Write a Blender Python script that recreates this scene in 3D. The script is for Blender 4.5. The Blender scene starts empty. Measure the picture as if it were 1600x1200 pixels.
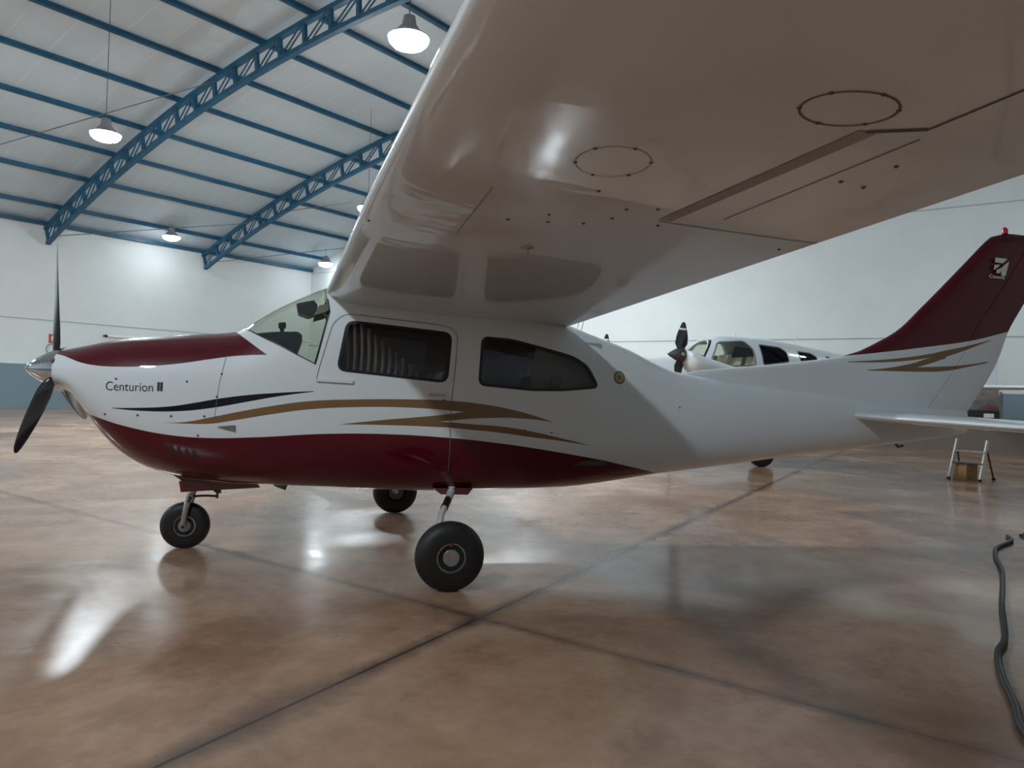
import bpy, bmesh, math, random
from mathutils import Vector, Matrix
import numpy as np
random.seed(5)
# ------------------------------------------------------------------ camera, world, exposure
F_PX, PITCH, ROLL, CAM_H = 1170.4, 0.006, 0.0338, 1.3161
SC = bpy.context.scene
COL = SC.collection
cam_d = bpy.data.cameras.new('camera'); cam = bpy.data.objects.new('camera', cam_d); COL.objects.link(cam)
cam_d.sensor_width = 36.0; cam_d.lens = 36.0*F_PX/1600.0; cam_d.clip_start = 0.05; cam_d.clip_end = 300
_fw = Vector((0, math.cos(PITCH), math.sin(PITCH))); _up = Vector((0, -math.sin(PITCH), math.cos(PITCH))); _r = Vector((1, 0, 0))
_c, _s = math.cos(ROLL), math.sin(ROLL)
_r2 = _r*_c + _up*_s; _u2 = _up*_c - _r*_s
cam.matrix_world = Matrix(((_r2.x, _u2.x, -_fw.x, 0), (_r2.y, _u2.y, -_fw.y, 0), (_r2.z, _u2.z, -_fw.z, CAM_H), (0, 0, 0, 1)))
SC.camera = cam
world = bpy.data.worlds.new('world'); SC.world = world; world.use_nodes = True
world.node_tree.nodes['Background'].inputs[0].default_value = (0.5, 0.6, 0.75, 1)
world.node_tree.nodes['Background'].inputs[1].default_value = 0.05
SC.view_settings.view_transform = 'Standard'; SC.view_settings.look = 'None'
SC.view_settings.exposure = 0.95; SC.view_settings.gamma = 1.0; SC.view_settings.use_curve_mapping = False
LAMP_POWER = 230.0          # emission strength of one high-bay lens
# ------------------------------------------------------------------ frames
PHI, N0, C0, DADO, SEAM, EAVE = 0.6513, 31.133, 23.8154, 1.62, 3.30, 6.93
PV = Vector((math.sin(PHI), math.cos(PHI), 0)); GV = Vector((math.cos(PHI), -math.sin(PHI), 0))
def HG(p, g, w): return PV*p + GV*(g-N0) + Vector((0, 0, w))
PSI = 0.2714
NOSE = Vector((-2.4902, 5.8026, 0))
AV = Vector((math.cos(PSI), math.sin(PSI), 0)); LV = Vector((math.sin(PSI), -math.cos(PSI), 0))
def A(s, v, w): return Vector((s, -v, w))                  # aircraft frame: aft, lateral (towards camera), up
def AW(s, v, w): return NOSE + AV*s + LV*v + Vector((0, 0, w))
HALLW = 40.0
def roof(g):                                              # underside of the arched roof
    x = (20.0-g)/20.0
    return EAVE + 3.85*(1-x*x)
# ------------------------------------------------------------------ materials
def nt_new(name):
    m = bpy.data.materials.new(name); m.use_nodes = True
    nt = m.node_tree; b = nt.nodes['Principled BSDF']
    return m, nt, b
def mat(name, col, rough=0.5, metal=0.0, coat=0.0, spec=0.5, emis=None, bump=None, var=None):
    m, nt, b = nt_new(name)
    b.inputs['Base Color'].default_value = (*col, 1); b.inputs['Roughness'].default_value = rough
    b.inputs['Metallic'].default_value = metal; b.inputs['Coat Weight'].default_value = coat
    b.inputs['Coat Roughness'].default_value = 0.012; b.inputs['Specular IOR Level'].default_value = spec
    if emis:
        b.inputs['Emission Color'].default_value = (*emis[0], 1); b.inputs['Emission Strength'].default_value = emis[1]
    if var or bump:
        tc = nt.nodes.new('ShaderNodeTexCoord'); n = nt.nodes.new('ShaderNodeTexNoise')
        n.inputs['Scale'].default_value = (var or bump)[0]; n.inputs['Detail'].default_value = 5
        nt.links.new(tc.outputs['Object'], n.inputs['Vector'])
        if var:
            cr = nt.nodes.new('ShaderNodeValToRGB')
            cr.color_ramp.elements[0].position = .3; cr.color_ramp.elements[1].position = .7
            cr.color_ramp.elements[0].color = (*[c*(1-var[1]) for c in col], 1)
            cr.color_ramp.elements[1].color = (*[min(1, c*(1+var[1])) for c in col], 1)
            nt.links.new(n.outputs['Fac'], cr.inputs[0]); nt.links.new(cr.outputs[0], b.inputs['Base Color'])
        if bump:
            bp = nt.nodes.new('ShaderNodeBump'); bp.inputs['Strength'].default_value = bump[1]; bp.inputs['Distance'].default_value = .01
            nt.links.new(n.outputs['Fac'], bp.inputs['Height']); nt.links.new(bp.outputs[0], b.inputs['Normal'])
    return m
def glass(name, tint, boost=1.0, rough=0.0):
    m = bpy.data.materials.new(name); m.use_nodes = True; nt = m.node_tree; nt.nodes.clear()
    out = nt.nodes.new('ShaderNodeOutputMaterial'); mx = nt.nodes.new('ShaderNodeMixShader')
    tr = nt.nodes.new('ShaderNodeBsdfTransparent'); gl = nt.nodes.new('ShaderNodeBsdfGlossy')
    lw = nt.nodes.new('ShaderNodeLayerWeight'); lw.inputs[0].default_value = .5
    pw = nt.nodes.new('ShaderNodeMath'); pw.operation = 'POWER'; pw.inputs[1].default_value = 5.0; nt.links.new(lw.outputs['Facing'], pw.inputs[0])
    fr = nt.nodes.new('ShaderNodeMath'); fr.operation = 'MULTIPLY_ADD'; fr.inputs[1].default_value = .96; fr.inputs[2].default_value = .04; nt.links.new(pw.outputs[0], fr.inputs[0])
    mu = nt.nodes.new('ShaderNodeMath'); mu.operation = 'MULTIPLY'; mu.inputs[1].default_value = boost; mu.use_clamp = True
    tr.inputs[0].default_value = (*tint, 1); gl.inputs['Roughness'].default_value = rough; gl.inputs[0].default_value = (1, 1, 1, 1)
    nt.links.new(fr.outputs[0], mu.inputs[0]); nt.links.new(mu.outputs[0], mx.inputs[0])
    nt.links.new(tr.outputs[0], mx.inputs[1]); nt.links.new(gl.outputs[0], mx.inputs[2]); nt.links.new(mx.outputs[0], out.inputs[0])
    return m
WHITE = (0.76, 0.81, 0.85); MAROON = (0.09, 0.0015, 0.010); GOLD = (0.22, 0.125, 0.055); BLACK = (0.006, 0.008, 0.016)
M = {}
M['white'] = mat('white_paint', WHITE, .28, coat=1.0)
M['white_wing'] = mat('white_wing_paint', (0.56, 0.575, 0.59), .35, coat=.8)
for _n in M['white_wing'].node_tree.nodes:
    if _n.type == 'BSDF_PRINCIPLED':
        _t = M['white_wing'].node_tree; _tc = _t.nodes.new('ShaderNodeTexCoord'); _mp = _t.nodes.new('ShaderNodeMapping'); _mp.inputs['Scale'].default_value = (1.0, 2.2, 1.0)
        _nz = _t.nodes.new('ShaderNodeTexNoise'); _nz.inputs['Scale'].default_value = 2.6; _nz.inputs['Detail'].default_value = 6; _bp = _t.nodes.new('ShaderNodeBump'); _bp.inputs['Strength'].default_value = .10; _bp.inputs['Distance'].default_value = .02
        _t.links.new(_tc.outputs['Object'], _mp.inputs[0]); _t.links.new(_mp.outputs[0], _nz.inputs['Vector']); _t.links.new(_nz.outputs['Fac'], _bp.inputs['Height']); _t.links.new(_bp.outputs[0], _n.inputs['Coat Normal'])
        break
M['maroon'] = mat('maroon_paint', MAROON, .3, coat=1.0)
M['rubber'] = mat('tyre_rubber', (.008, .008, .009), .55, var=(30, .3))
M['prop'] = mat('propeller_paint', (.008, .012, .022), .3, coat=.5)
M['chrome'] = mat('polished_metal', (.62, .66, .72), .06, 1.0)
M['alu'] = mat('cast_aluminium', (.42, .42, .42), .38, .85, var=(25, .15))
M['steel'] = mat('dark_steel', (.12, .12, .13), .4, .8)
M['blue'] = mat('blue_steel_paint', (.008, .085, .165), .45, var=(3, .2))
M['seam'] = mat('panel_seam', (.16, .165, .18), .6)
M['seamwing'] = mat('wing_seam', (.10, .08, .07), .7)
M['gapband'] = mat('aileron_gap', (.28, .25, .23), .45)
M['blackplastic'] = mat('black_plastic', (.012, .014, .018), .4)
M['dash'] = mat('glareshield_vinyl', (.035, .05, .07), .45, var=(60, .2))
M['seat'] = mat('seat_fabric', (.22, .20, .17), .8, var=(40, .15))
M['inner'] = mat('cabin_lining', (.06, .06, .062), .8)
M['innerlight'] = mat('cabin_lining_light', (.32, .32, .29), .8)
M['red'] = mat('red_lens', (.5, .01, .03), .2, coat=1)
M['redpaint'] = mat('red_paint', (.45, .03, .03), .5)
M['letter'] = mat('lettering_black', (.03, .045, .06), .4)
M['signwhite'] = mat('white_lettering', (.75, .75, .75), .5)
M['glass'] = glass('clear_acrylic', (.90, .92, .885), .7)
M['pane'] = glass('side_acrylic', (.70, .70, .71), .8)
M['tint'] = glass('tinted_acrylic', (.16, .16, .18), 1.5)
M['tintdark'] = glass('dark_tinted_acrylic', (.12, .13, .15), 1.0)
M['hose'] = mat('black_hose', (.012, .012, .012), .5)
M['wood'] = mat('cardboard_brown', (.30, .17, .08), .8, var=(12, .2))
M['lamp'] = mat('lamp_lens', (1, 1, 1), .3, emis=((.86, .95, 1.0), LAMP_POWER))
M['lampsoft'] = mat('lamp_lens_wallside', (1, 1, 1), .3, emis=((.86, .95, 1.0), LAMP_POWER*.11))
M['lampkey'] = mat('lamp_lens_bright', (1, 1, 1), .3, emis=((.86, .95, 1.0), LAMP_POWER*1.4))
M['lampdim'] = mat('lamp_lens_dimmed', (1, 1, 1), .3, emis=((.86, .95, 1.0), LAMP_POWER*.3))
M['lamphouse'] = mat('lamp_housing', (.35, .37, .4), .4, .6)
M['badge'] = mat('bronze_badge', (.22, .14, .09), .35, .4)
M['curtainbeige'] = mat('pleated_curtain', (.45, .40, .34), .9)
M['curtain'] = mat('grey_curtain', (.40, .40, .41), .8)
M['groove'] = mat('wall_joint', (.36, .38, .39), .8)
M['beige'] = mat('beige_leather', (.42, .36, .28), .6)
# walls
def wall_mat(brown_foot=False):
    m, nt, b = nt_new('painted_wall')
    tc = nt.nodes.new('ShaderNodeTexCoord'); sp = nt.nodes.new('ShaderNodeSeparateXYZ')
    nt.links.new(tc.outputs['Object'], sp.inputs[0])
    n = nt.nodes.new('ShaderNodeTexNoise'); n.inputs['Scale'].default_value = .8; n.inputs['Detail'].default_value = 6
    nt.links.new(tc.outputs['Object'], n.inputs['Vector'])
    cr = nt.nodes.new('ShaderNodeValToRGB'); cr.color_ramp.elements[0].position = .35; cr.color_ramp.elements[1].position = .65
    cr.color_ramp.elements[0].color = (.60, .645, .65, 1); cr.color_ramp.elements[1].color = (.64, .685, .69, 1)
    nt.links.new(n.outputs['Fac'], cr.inputs[0])
    gt = nt.nodes.new('ShaderNodeMath'); gt.operation = 'GREATER_THAN'; gt.inputs[1].default_value = DADO
    nt.links.new(sp.outputs['Z'], gt.inputs[0])
    mx = nt.nodes.new('ShaderNodeMix'); mx.data_type = 'RGBA'
    nt.links.new(gt.outputs[0], mx.inputs['Factor']); mx.inputs['A'].default_value = (.17, .235, .275, 1)
    nt.links.new(cr.outputs[0], mx.inputs['B']); last = mx.outputs['Result']
    if brown_foot:  # brownish band along the foot of the wall, upper edge broken by noise
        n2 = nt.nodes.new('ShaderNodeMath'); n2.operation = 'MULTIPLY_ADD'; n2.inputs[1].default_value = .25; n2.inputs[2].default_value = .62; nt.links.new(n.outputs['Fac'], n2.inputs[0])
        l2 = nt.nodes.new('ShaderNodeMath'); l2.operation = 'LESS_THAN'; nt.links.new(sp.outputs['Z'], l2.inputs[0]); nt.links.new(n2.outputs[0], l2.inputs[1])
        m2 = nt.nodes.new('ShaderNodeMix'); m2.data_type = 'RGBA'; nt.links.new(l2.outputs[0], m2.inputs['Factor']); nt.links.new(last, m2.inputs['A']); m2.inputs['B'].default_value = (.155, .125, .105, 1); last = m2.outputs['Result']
    nt.links.new(last, b.inputs['Base Color'])
    b.inputs['Roughness'].default_value = .6; b.inputs['Specular IOR Level'].default_value = .3
    return m
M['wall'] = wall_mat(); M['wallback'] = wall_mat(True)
def ceil_mat():
    m, nt, b = nt_new('roof_sheet')
    tc = nt.nodes.new('ShaderNodeTexCoord'); sp = nt.nodes.new('ShaderNodeSeparateXYZ')
    mp = nt.nodes.new('ShaderNodeMapping'); mp.vector_type = 'POINT'; mp.inputs['Rotation'].default_value = (0, 0, -(math.pi/2-PHI))
    nt.links.new(tc.outputs['Object'], mp.inputs[0]); nt.links.new(mp.outputs[0], sp.inputs[0])
    w = nt.nodes.new('ShaderNodeMath'); w.operation = 'PINGPONG'; w.inputs[1].default_value = .5
    nt.links.new(sp.outputs['X'], w.inputs[0])
    lt = nt.nodes.new('ShaderNodeMath'); lt.operation = 'LESS_THAN'; lt.inputs[1].default_value = .02; nt.links.new(w.outputs[0], lt.inputs[0])
    n = nt.nodes.new('ShaderNodeTexNoise'); n.inputs['Scale'].default_value = .5; n.inputs['Detail'].default_value = 5
    nt.links.new(tc.outputs['Object'], n.inputs['Vector'])
    cr = nt.nodes.new('ShaderNodeValToRGB'); cr.color_ramp.elements[0].position = .3; cr.color_ramp.elements[1].position = .7
    cr.color_ramp.elements[0].color = (.44, .545, .61, 1); cr.color_ramp.elements[1].color = (.50, .605, .665, 1)
    nt.links.new(n.outputs['Fac'], cr.inputs[0])
    mx = nt.nodes.new('ShaderNodeMix'); mx.data_type = 'RGBA'; nt.links.new(lt.outputs[0], mx.inputs['Factor'])
    nt.links.new(cr.outputs[0], mx.inputs['A']); mx.inputs['B'].default_value = (.53, .62, .67, 1)
    nt.links.new(mx.outputs['Result'], b.inputs['Base Color']); b.inputs['Roughness'].default_value = .55
    return m
M['ceil'] = ceil_mat()
def door_mat():
    m, nt, b = nt_new('ribbed_door'); b.inputs['Base Color'].default_value = (.42, .41, .39, 1); b.inputs['Roughness'].default_value = .6
    return m
M['ribbed'] = door_mat()
# floor: polished brown concrete, joints and stains
def floor_mat():
    m, nt, b = nt_new('polished_concrete')
    L = nt.links.new
    def N(t, **k):
        n = nt.nodes.new(t)
        for a, v in k.items(): setattr(n, a, v)
        return n
    def math_(op, a, b_=None, c=None, clamp=False):
        n = N('ShaderNodeMath', operation=op); n.use_clamp = clamp
        for i, x in enumerate((a, b_, c)):
            if x is None: continue
            if isinstance(x, (int, float)): n.inputs[i].default_value = x
            else: L(x, n.inputs[i])
        return n.outputs[0]
    tc = N('ShaderNodeTexCoord'); sp = N('ShaderNodeSeparateXYZ'); L(tc.outputs['Object'], sp.inputs[0])
    X, Y = sp.outputs['X'], sp.outputs['Y']
    def noise(scale, detail=6, rough=.6, stretch=None, dist=0):
        n = N('ShaderNodeTexNoise'); n.inputs['Scale'].default_value = scale; n.inputs['Detail'].default_value = detail
        n.inputs['Roughness'].default_value = rough; n.inputs['Distortion'].default_value = dist
        if stretch:
            mp = N('ShaderNodeMapping'); mp.inputs['Scale'].default_value = stretch; mp.inputs['Rotation'].default_value = (0, 0, .4)
            L(tc.outputs['Object'], mp.inputs[0]); L(mp.outputs[0], n.inputs['Vector'])
        else: L(tc.outputs['Object'], n.inputs['Vector'])
        return n.outputs['Fac']
    n1 = noise(.55, 8, .62, dist=.6); n2 = noise(2.3, 8, .7); n3 = noise(14, 6, .7)
    mixn = math_('ADD', math_('MULTIPLY', n1, .62), math_('ADD', math_('MULTIPLY', n2, .28), math_('MULTIPLY', n3, .10)))
    cr = N('ShaderNodeValToRGB'); L(mixn, cr.inputs[0])
    e = cr.color_ramp.elements; e[0].position = .36; e[0].color = (.20, .112, .070, 1); e[1].position = .64; e[1].color = (.50, .35, .25, 1)
    k = e.new(.46); k.color = (.285, .168, .107, 1); k = e.new(.54); k.color = (.385, .243, .163, 1)
    col = cr.outputs[0]
    def line_dist(P, Q):
        d = (Q-P).normalized(); nx, ny = -d.y, d.x
        return math_('ABSOLUTE', math_('ADD', math_('ADD', math_('MULTIPLY', X, nx), math_('MULTIPLY', Y, ny)), -(nx*P.x+ny*P.y)))
    def darken(col, fac, c):
        mx = N('ShaderNodeMix', data_type='RGBA'); L(fac, mx.inputs['Factor']); L(col, mx.inputs['A']); mx.inputs['B'].default_value = (*c, 1)
        return mx.outputs['Result']
    wob = math_('MULTIPLY', math_('SUBTRACT', n2, .5), .05)
    J = [(AW(.403, 3.513, 0), AW(9.621, -5.496, 0)), (AW(.996, 1.015, 0), AW(3.459, 4.10, 0))]
    stain = noise(1.1, 5, .6, (1, 1, 1))
    for i, (P, Q) in enumerate(J):
        d = line_dist(P, Q)
        dd = math_('ADD', d, wob)
        w = .10 if i == 0 else .075
        if i == 0:                       # a wider oily stain near the corner of the slab
            Cst = AW(.80, 3.10, 0); r2 = math_('ADD', math_('POWER', math_('SUBTRACT', X, Cst.x), 2), math_('POWER', math_('SUBTRACT', Y, Cst.y), 2))
            w = math_('MULTIPLY_ADD', math_('EXPONENT', math_('MULTIPLY', r2, -5.0)), .12, .085)
        soft = math_('SUBTRACT', 1.0, math_('DIVIDE', dd, w), None, True)
        amt = math_('MULTIPLY', soft, math_('MULTIPLY_ADD', stain, 2.2, -.35 if i == 0 else -.55, True), None, True)
        col = darken(col, math_('MULTIPLY', amt, .95), (.040, .032, .034))
        thin = math_('LESS_THAN', d, .009 if i == 0 else .006)
        col = darken(col, math_('MULTIPLY', thin, .75 if i == 0 else .35), (.035, .025, .022))
    # other joints of the slab grid, parallel to these
    for k in (-2, -1, 1, 2):
        for i in (0, 1):
            P, Q = J[i]; d0 = (Q-P).normalized(); off = Vector((-d0.y, d0.x, 0))*(5.0*k)
            thin = math_('LESS_THAN', line_dist(P+off, Q+off), .008)
            col = darken(col, math_('MULTIPLY', thin, .6), (.05, .035, .03))
    # small dark specks
    sx = noise(5.5, 3, .5); spk = math_('GREATER_THAN', sx, .735)
    col = darken(col, math_('MULTIPLY', spk, .45), (.07, .04, .025))
    L(col, b.inputs['Base Color'])
    rr = N('ShaderNodeMapRange'); L(noise(.8, 5, .6, dist=1.0), rr.inputs[0]); rr.inputs[1].default_value = .38; rr.inputs[2].default_value = .62
    rr.inputs[3].default_value = .12; rr.inputs[4].default_value = .27
    L(rr.outputs[0], b.inputs['Roughness'])
    b.inputs['Specular IOR Level'].default_value = .5
    bp = N('ShaderNodeBump'); bp.inputs['Strength'].default_value = .05; bp.inputs['Distance'].default_value = .01
    L(math_('ADD', noise(1.6, 4, .5), math_('MULTIPLY', n3, .06)), bp.inputs['Height']); L(bp.outputs[0], b.inputs['Normal'])
    return m
M['floor'] = floor_mat()
# livery: white with maroon, gold and black bands; u = aft, w = up, both in the aircraft's own frame
def livery():
    m, nt, b = nt_new('aircraft_livery'); L = nt.links.new
    tc = nt.nodes.new('ShaderNodeTexCoord'); sp = nt.nodes.new('ShaderNodeSeparateXYZ'); L(tc.outputs['Object'], sp.inputs[0])
    S_, W_ = sp.outputs['X'], sp.outputs['Z']
    def mth(op, a, b_=None, c=None, clamp=False):
        n = nt.nodes.new('ShaderNodeMath'); n.operation = op; n.use_clamp = clamp
        for i, x in enumerate((a, b_, c)):
            if x is None: continue
            if isinstance(x, (int, float)): n.inputs[i].default_value = x
            else: L(x, n.inputs[i])
        return n.outputs[0]
    def curve(pts):
        s0, s1 = pts[0][0], pts[-1][0]
        fc = nt.nodes.new('ShaderNodeFloatCurve'); c = fc.mapping.curves[0]
        P = [((s-s0)/(s1-s0), w/4.0) for s, w in pts]
        c.points[0].location = P[0]; c.points[1].location = P[-1]
        for q in P[1:-1]: c.points.new(*q)
        for q in c.points: q.handle_type = 'AUTO' if len(pts) > 2 else 'VECTOR'
        fc.mapping.update()
        L(mth('DIVIDE', mth('SUBTRACT', S_, s0), s1-s0, None, True), fc.inputs['Value'])
        return mth('MULTIPLY', fc.outputs[0], 4.0), s0, s1
    def band(lo, hi):
        l, s0, s1 = curve(lo) if not isinstance(lo, float) else (lo, None, None)
        h, t0, t1 = curve(hi) if not isinstance(hi, float) else (hi, None, None)
        s0 = s0 if s0 is not None else t0; s1 = s1 if s1 is not None else t1
        r = mth('MULTIPLY', mth('GREATER_THAN', W_, l), mth('GREATER_THAN', h, W_))
        r = mth('MULTIPLY', r, mth('GREATER_THAN', S_, s0)); return mth('MULTIPLY', r, mth('LESS_THAN', S_, s1))
    belly = band(-1.0, [(-.80, 1.15), (-.724, 1.09), (-.64, 1.045), (-.51, 1.003), (-.334, .955), (-.079, .907), (.176, .889), (.525, .90), (.974, .932), (1.442, .94), (1.933, .919), (2.239, .893), (2.561, .855), (2.898, .805), (3.198, .755), (3.53, .688), (3.841, .618), (4.05, .55)])
    top = band([(-.90, 1.455), (-.80, 1.44), (-.74, 1.42), (-.674, 1.398), (-.563, 1.379), (-.393, 1.376), (-.225, 1.387), (-.015, 1.414), (.196, 1.455), (.369, 1.486), (.60, 1.502)], 3.0)
    top = mth('MULTIPLY', top, mth('LESS_THAN', mth('MULTIPLY_ADD', S_, .717, W_), 1.651+.371*.717))
    fin = band([(5.95, 1.745), (6.411, 1.806), (6.878, 1.873), (7.526, 1.977), (7.988, 2.085), (9, 2.3)], 4.0)
    blk = band([(-.44, 1.083), (-.25, 1.071), (-.061, 1.072), (.086, 1.084), (.257, 1.112), (.473, 1.159), (.649, 1.197), (.918, 1.243)],
               [(-.44, 1.087), (-.251, 1.093), (-.062, 1.108), (.084, 1.134), (.255, 1.171), (.471, 1.206), (.647, 1.225), (.918, 1.248)])
    g = []
    g.append(band([(-.101, .993), (.047, .988), (.218, .992), (.39, 1.023), (.609, 1.066), (.877, 1.11), (1.245, 1.138), (1.629, 1.144), (1.926, 1.131), (2.078, 1.115), (2.181, 1.088), (2.441, 1.083), (2.603, 1.076), (2.796, 1.054)],
                  [(-.101, .993), (.047, 1.001), (.216, 1.038), (.388, 1.079), (.607, 1.126), (.874, 1.171), (1.243, 1.196), (1.626, 1.207), (1.923, 1.206), (2.178, 1.188), (2.439, 1.149), (2.599, 1.112), (2.796, 1.054)]))
    g.append(band([(1.11, 1.006), (1.44, 1.008), (1.731, 1.004), (1.844, 1.0)], [(1.11, 1.006), (1.438, 1.047), (1.729, 1.077), (1.844, 1.09)]))
    g.append(band([(1.84, 1.04), (1.954, 1.053), (2.13, 1.072), (2.285, 1.08), (2.40, 1.083)], [(1.84, 1.09), (1.93, 1.102), (2.088, 1.12), (2.2, 1.10), (2.40, 1.083)]))
    g.append(band([(1.84, 1.0), (1.93, .998), (2.082, .986), (2.341, .965), (2.608, .933), (2.832, .909), (3.154, .863)],
                  [(1.84, 1.042), (1.954, 1.038), (2.132, 1.027), (2.339, 1.016), (2.607, .979), (2.831, .935), (3.154, .863)]))
    g.append(band([(5.975, 1.685), (6.569, 1.717), (7.015, 1.781)], [(5.975, 1.692), (6.568, 1.749), (7.015, 1.822)]))
    g.append(band([(7.01, 1.745), (7.163, 1.788), (7.365, 1.85), (7.778, 1.989)], [(7.01, 1.822), (7.16, 1.855), (7.364, 1.896), (7.778, 1.996)]))
    g.append(band([(6.204, 1.612), (6.495, 1.617), (6.79, 1.622)], [(6.203, 1.619), (6.494, 1.656), (6.79, 1.718)]))
    g.append(band([(6.785, 1.665), (6.95, 1.71), (7.164, 1.775)], [(6.785, 1.718), (7.01, 1.781), (7.164, 1.80)]))
    g.append(band([(6.785, 1.622), (7.209, 1.651), (7.536, 1.711), (7.753, 1.753)], [(6.785, 1.668), (7.046, 1.684), (7.371, 1.711), (7.753, 1.767)]))
    gold = g[0]
    for x in g[1:]: gold = mth('MAXIMUM', gold, x)
    mar = mth('MAXIMUM', mth('MAXIMUM', belly, top), fin)
    col = None
    for fac, c in ((gold, GOLD), (blk, BLACK), (mar, MAROON)):
        mx = nt.nodes.new('ShaderNodeMix'); mx.data_type = 'RGBA'; L(fac, mx.inputs['Factor'])
        if col is None: mx.inputs['A'].default_value = (*WHITE, 1)
        else: L(col, mx.inputs['A'])
        mx.inputs['B'].default_value = (*c, 1); col = mx.outputs['Result']
    L(col, b.inputs['Base Color']); b.inputs['Roughness'].default_value = .4; b.inputs['Specular IOR Level'].default_value = .15; b.inputs['Coat Weight'].default_value = .75; b.inputs['Coat Roughness'].default_value = .02
    return m
M['livery'] = livery()
# ------------------------------------------------------------------ mesh helpers
def me_obj(name, verts, faces, material, parent=None, smooth=True, angle=35):
    me = bpy.data.meshes.new(name); me.from_pydata([tuple(v) for v in verts], [], faces); me.validate()
    bm = bmesh.new(); bm.from_mesh(me); bmesh.ops.recalc_face_normals(bm, faces=bm.faces); bm.to_mesh(me); bm.free()
    return fin_obj(name, me, material, parent, smooth, angle)
def fin_obj(name, me, material, parent=None, smooth=True, angle=35):
    if material is not None:
        me.materials.clear(); me.materials.append(material)
    if smooth:
        for p in me.polygons: p.use_smooth = True
        me.set_sharp_from_angle(angle=math.radians(angle))
    o = bpy.data.objects.new(name, me); COL.objects.link(o)
    if parent: o.parent = parent
    return o
class MB:
    def __init__(s): s.v = []; s.f = []
    def add(s, verts, faces):
        n = len(s.v); s.v += [Vector(x) for x in verts]; s.f += [tuple(i+n for i in f) for f in faces]; return s
    def hexa(s, c):   # 8 corners: bottom 4 ccw, top 4 ccw
        return s.add(c, [(0, 3, 2, 1), (4, 5, 6, 7), (0, 1, 5, 4), (1, 2, 6, 5), (2, 3, 7, 6), (3, 0, 4, 7)])
    def bar(s, P, Q, w, h, up=Vector((0, 0, 1))):
        P = Vector(P); Q = Vector(Q); d = (Q-P).normalized(); x = d.cross(up)
        if x.length < 1e-4: x = d.cross(Vector((1, 0, 0)))
        x.normalize(); u = x.cross(d); x *= w/2; u *= h/2
        return s.hexa([P-x-u, Q-x-u, Q+x-u, P+x-u, P-x+u, Q-x+u, Q+x+u, P+x+u])
    def tube(s, pts, r, n=12, cap=True):
        pts = [Vector(p) for p in pts]; rs = r if isinstance(r, (list, tuple)) else [r]*len(pts)
        ref = None; rings = []
        for i, p in enumerate(pts):
            d = (pts[min(i+1, len(pts)-1)]-pts[max(i-1, 0)]).normalized()
            if ref is None: ref = d.orthogonal().normalized()
            x = (ref - d*ref.dot(d)).normalized(); ref = x; y = d.cross(x)
            rings.append([p + x*(rs[i]*math.cos(2*math.pi*k/n)) + y*(rs[i]*math.sin(2*math.pi*k/n)) for k in range(n)])
        V = [q for rr in rings for q in rr]; Fc = []
        for i in range(len(pts)-1):
            for k in range(n): Fc.append((i*n+k, i*n+(k+1) % n, (i+1)*n+(k+1) % n, (i+1)*n+k))
        if cap: Fc.append(tuple(range(n))[::-1]); Fc.append(tuple((len(pts)-1)*n+k for k in range(n)))
        return s.add(V, Fc)
    def lathe(s, prof, origin, axis, n=40):   # prof: (along, radius)
        axis = Vector(axis).normalized(); x = axis.orthogonal().normalized(); y = axis.cross(x); o = Vector(origin)
        V = [o+axis*a+(x*math.cos(2*math.pi*k/n)+y*math.sin(2*math.pi*k/n))*max(r, 1e-4) for a, r in prof for k in range(n)]
        Fc = [(i*n+k, i*n+(k+1) % n, (i+1)*n+(k+1) % n, (i+1)*n+k) for i in range(len(prof)-1) for k in range(n)]
        Fc.append(tuple(range(n))[::-1]); Fc.append(tuple((len(prof)-1)*n+k for k in range(n)))
        return s.add(V, Fc)
    def prism(s, poly, f0, f1):     # poly of 2-tuples, f0/f1 map a 2-tuple to 3D
        n = len(poly); V = [f0(*p) for p in poly]+[f1(*p) for p in poly]
        Fc = [tuple(range(n))[::-1], tuple(range(n, 2*n))]+[(k, (k+1) % n, n+(k+1) % n, n+k) for k in range(n)]
        return s.add(V, Fc)
    def build(s, name, material, parent=None, smooth=True, angle=35): return me_obj(name, s.v, s.f, material, parent, smooth, angle)
def empty(name, loc, rz=0.0):
    o = bpy.data.objects.new(name, None); COL.objects.link(o); o.location = loc; o.rotation_euler = (0, 0, rz); o.empty_display_size = .2
    return o
def tag(o, label=None, cat=None, group=None, kind=None):
    if label: o['label'] = label
    if cat: o['category'] = cat
    if group: o['group'] = group
    if kind: o['kind'] = kind
    return o
def struct(o): o['kind'] = 'structure'; return o
def boolean(me_a, me_b, op):
    oa = bpy.data.objects.new('a', me_a); ob = bpy.data.objects.new('b', me_b); COL.objects.link(oa); COL.objects.link(ob)
    md = oa.modifiers.new('b', 'BOOLEAN'); md.operation = op; md.solver = 'EXACT'; md.object = ob
    bpy.context.view_layer.update()
    dg = bpy.context.evaluated_depsgraph_get(); r = bpy.data.meshes.new_from_object(oa.evaluated_get(dg))
    bpy.data.objects.remove(oa); bpy.data.objects.remove(ob)
    return r
def raw_mesh(verts, faces):
    me = bpy.data.meshes.new('raw'); me.from_pydata([tuple(v) for v in verts], [], faces)
    bm = bmesh.new(); bm.from_mesh(me); bmesh.ops.recalc_face_normals(bm, faces=bm.faces); bm.to_mesh(me); bm.free(); return me
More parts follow.
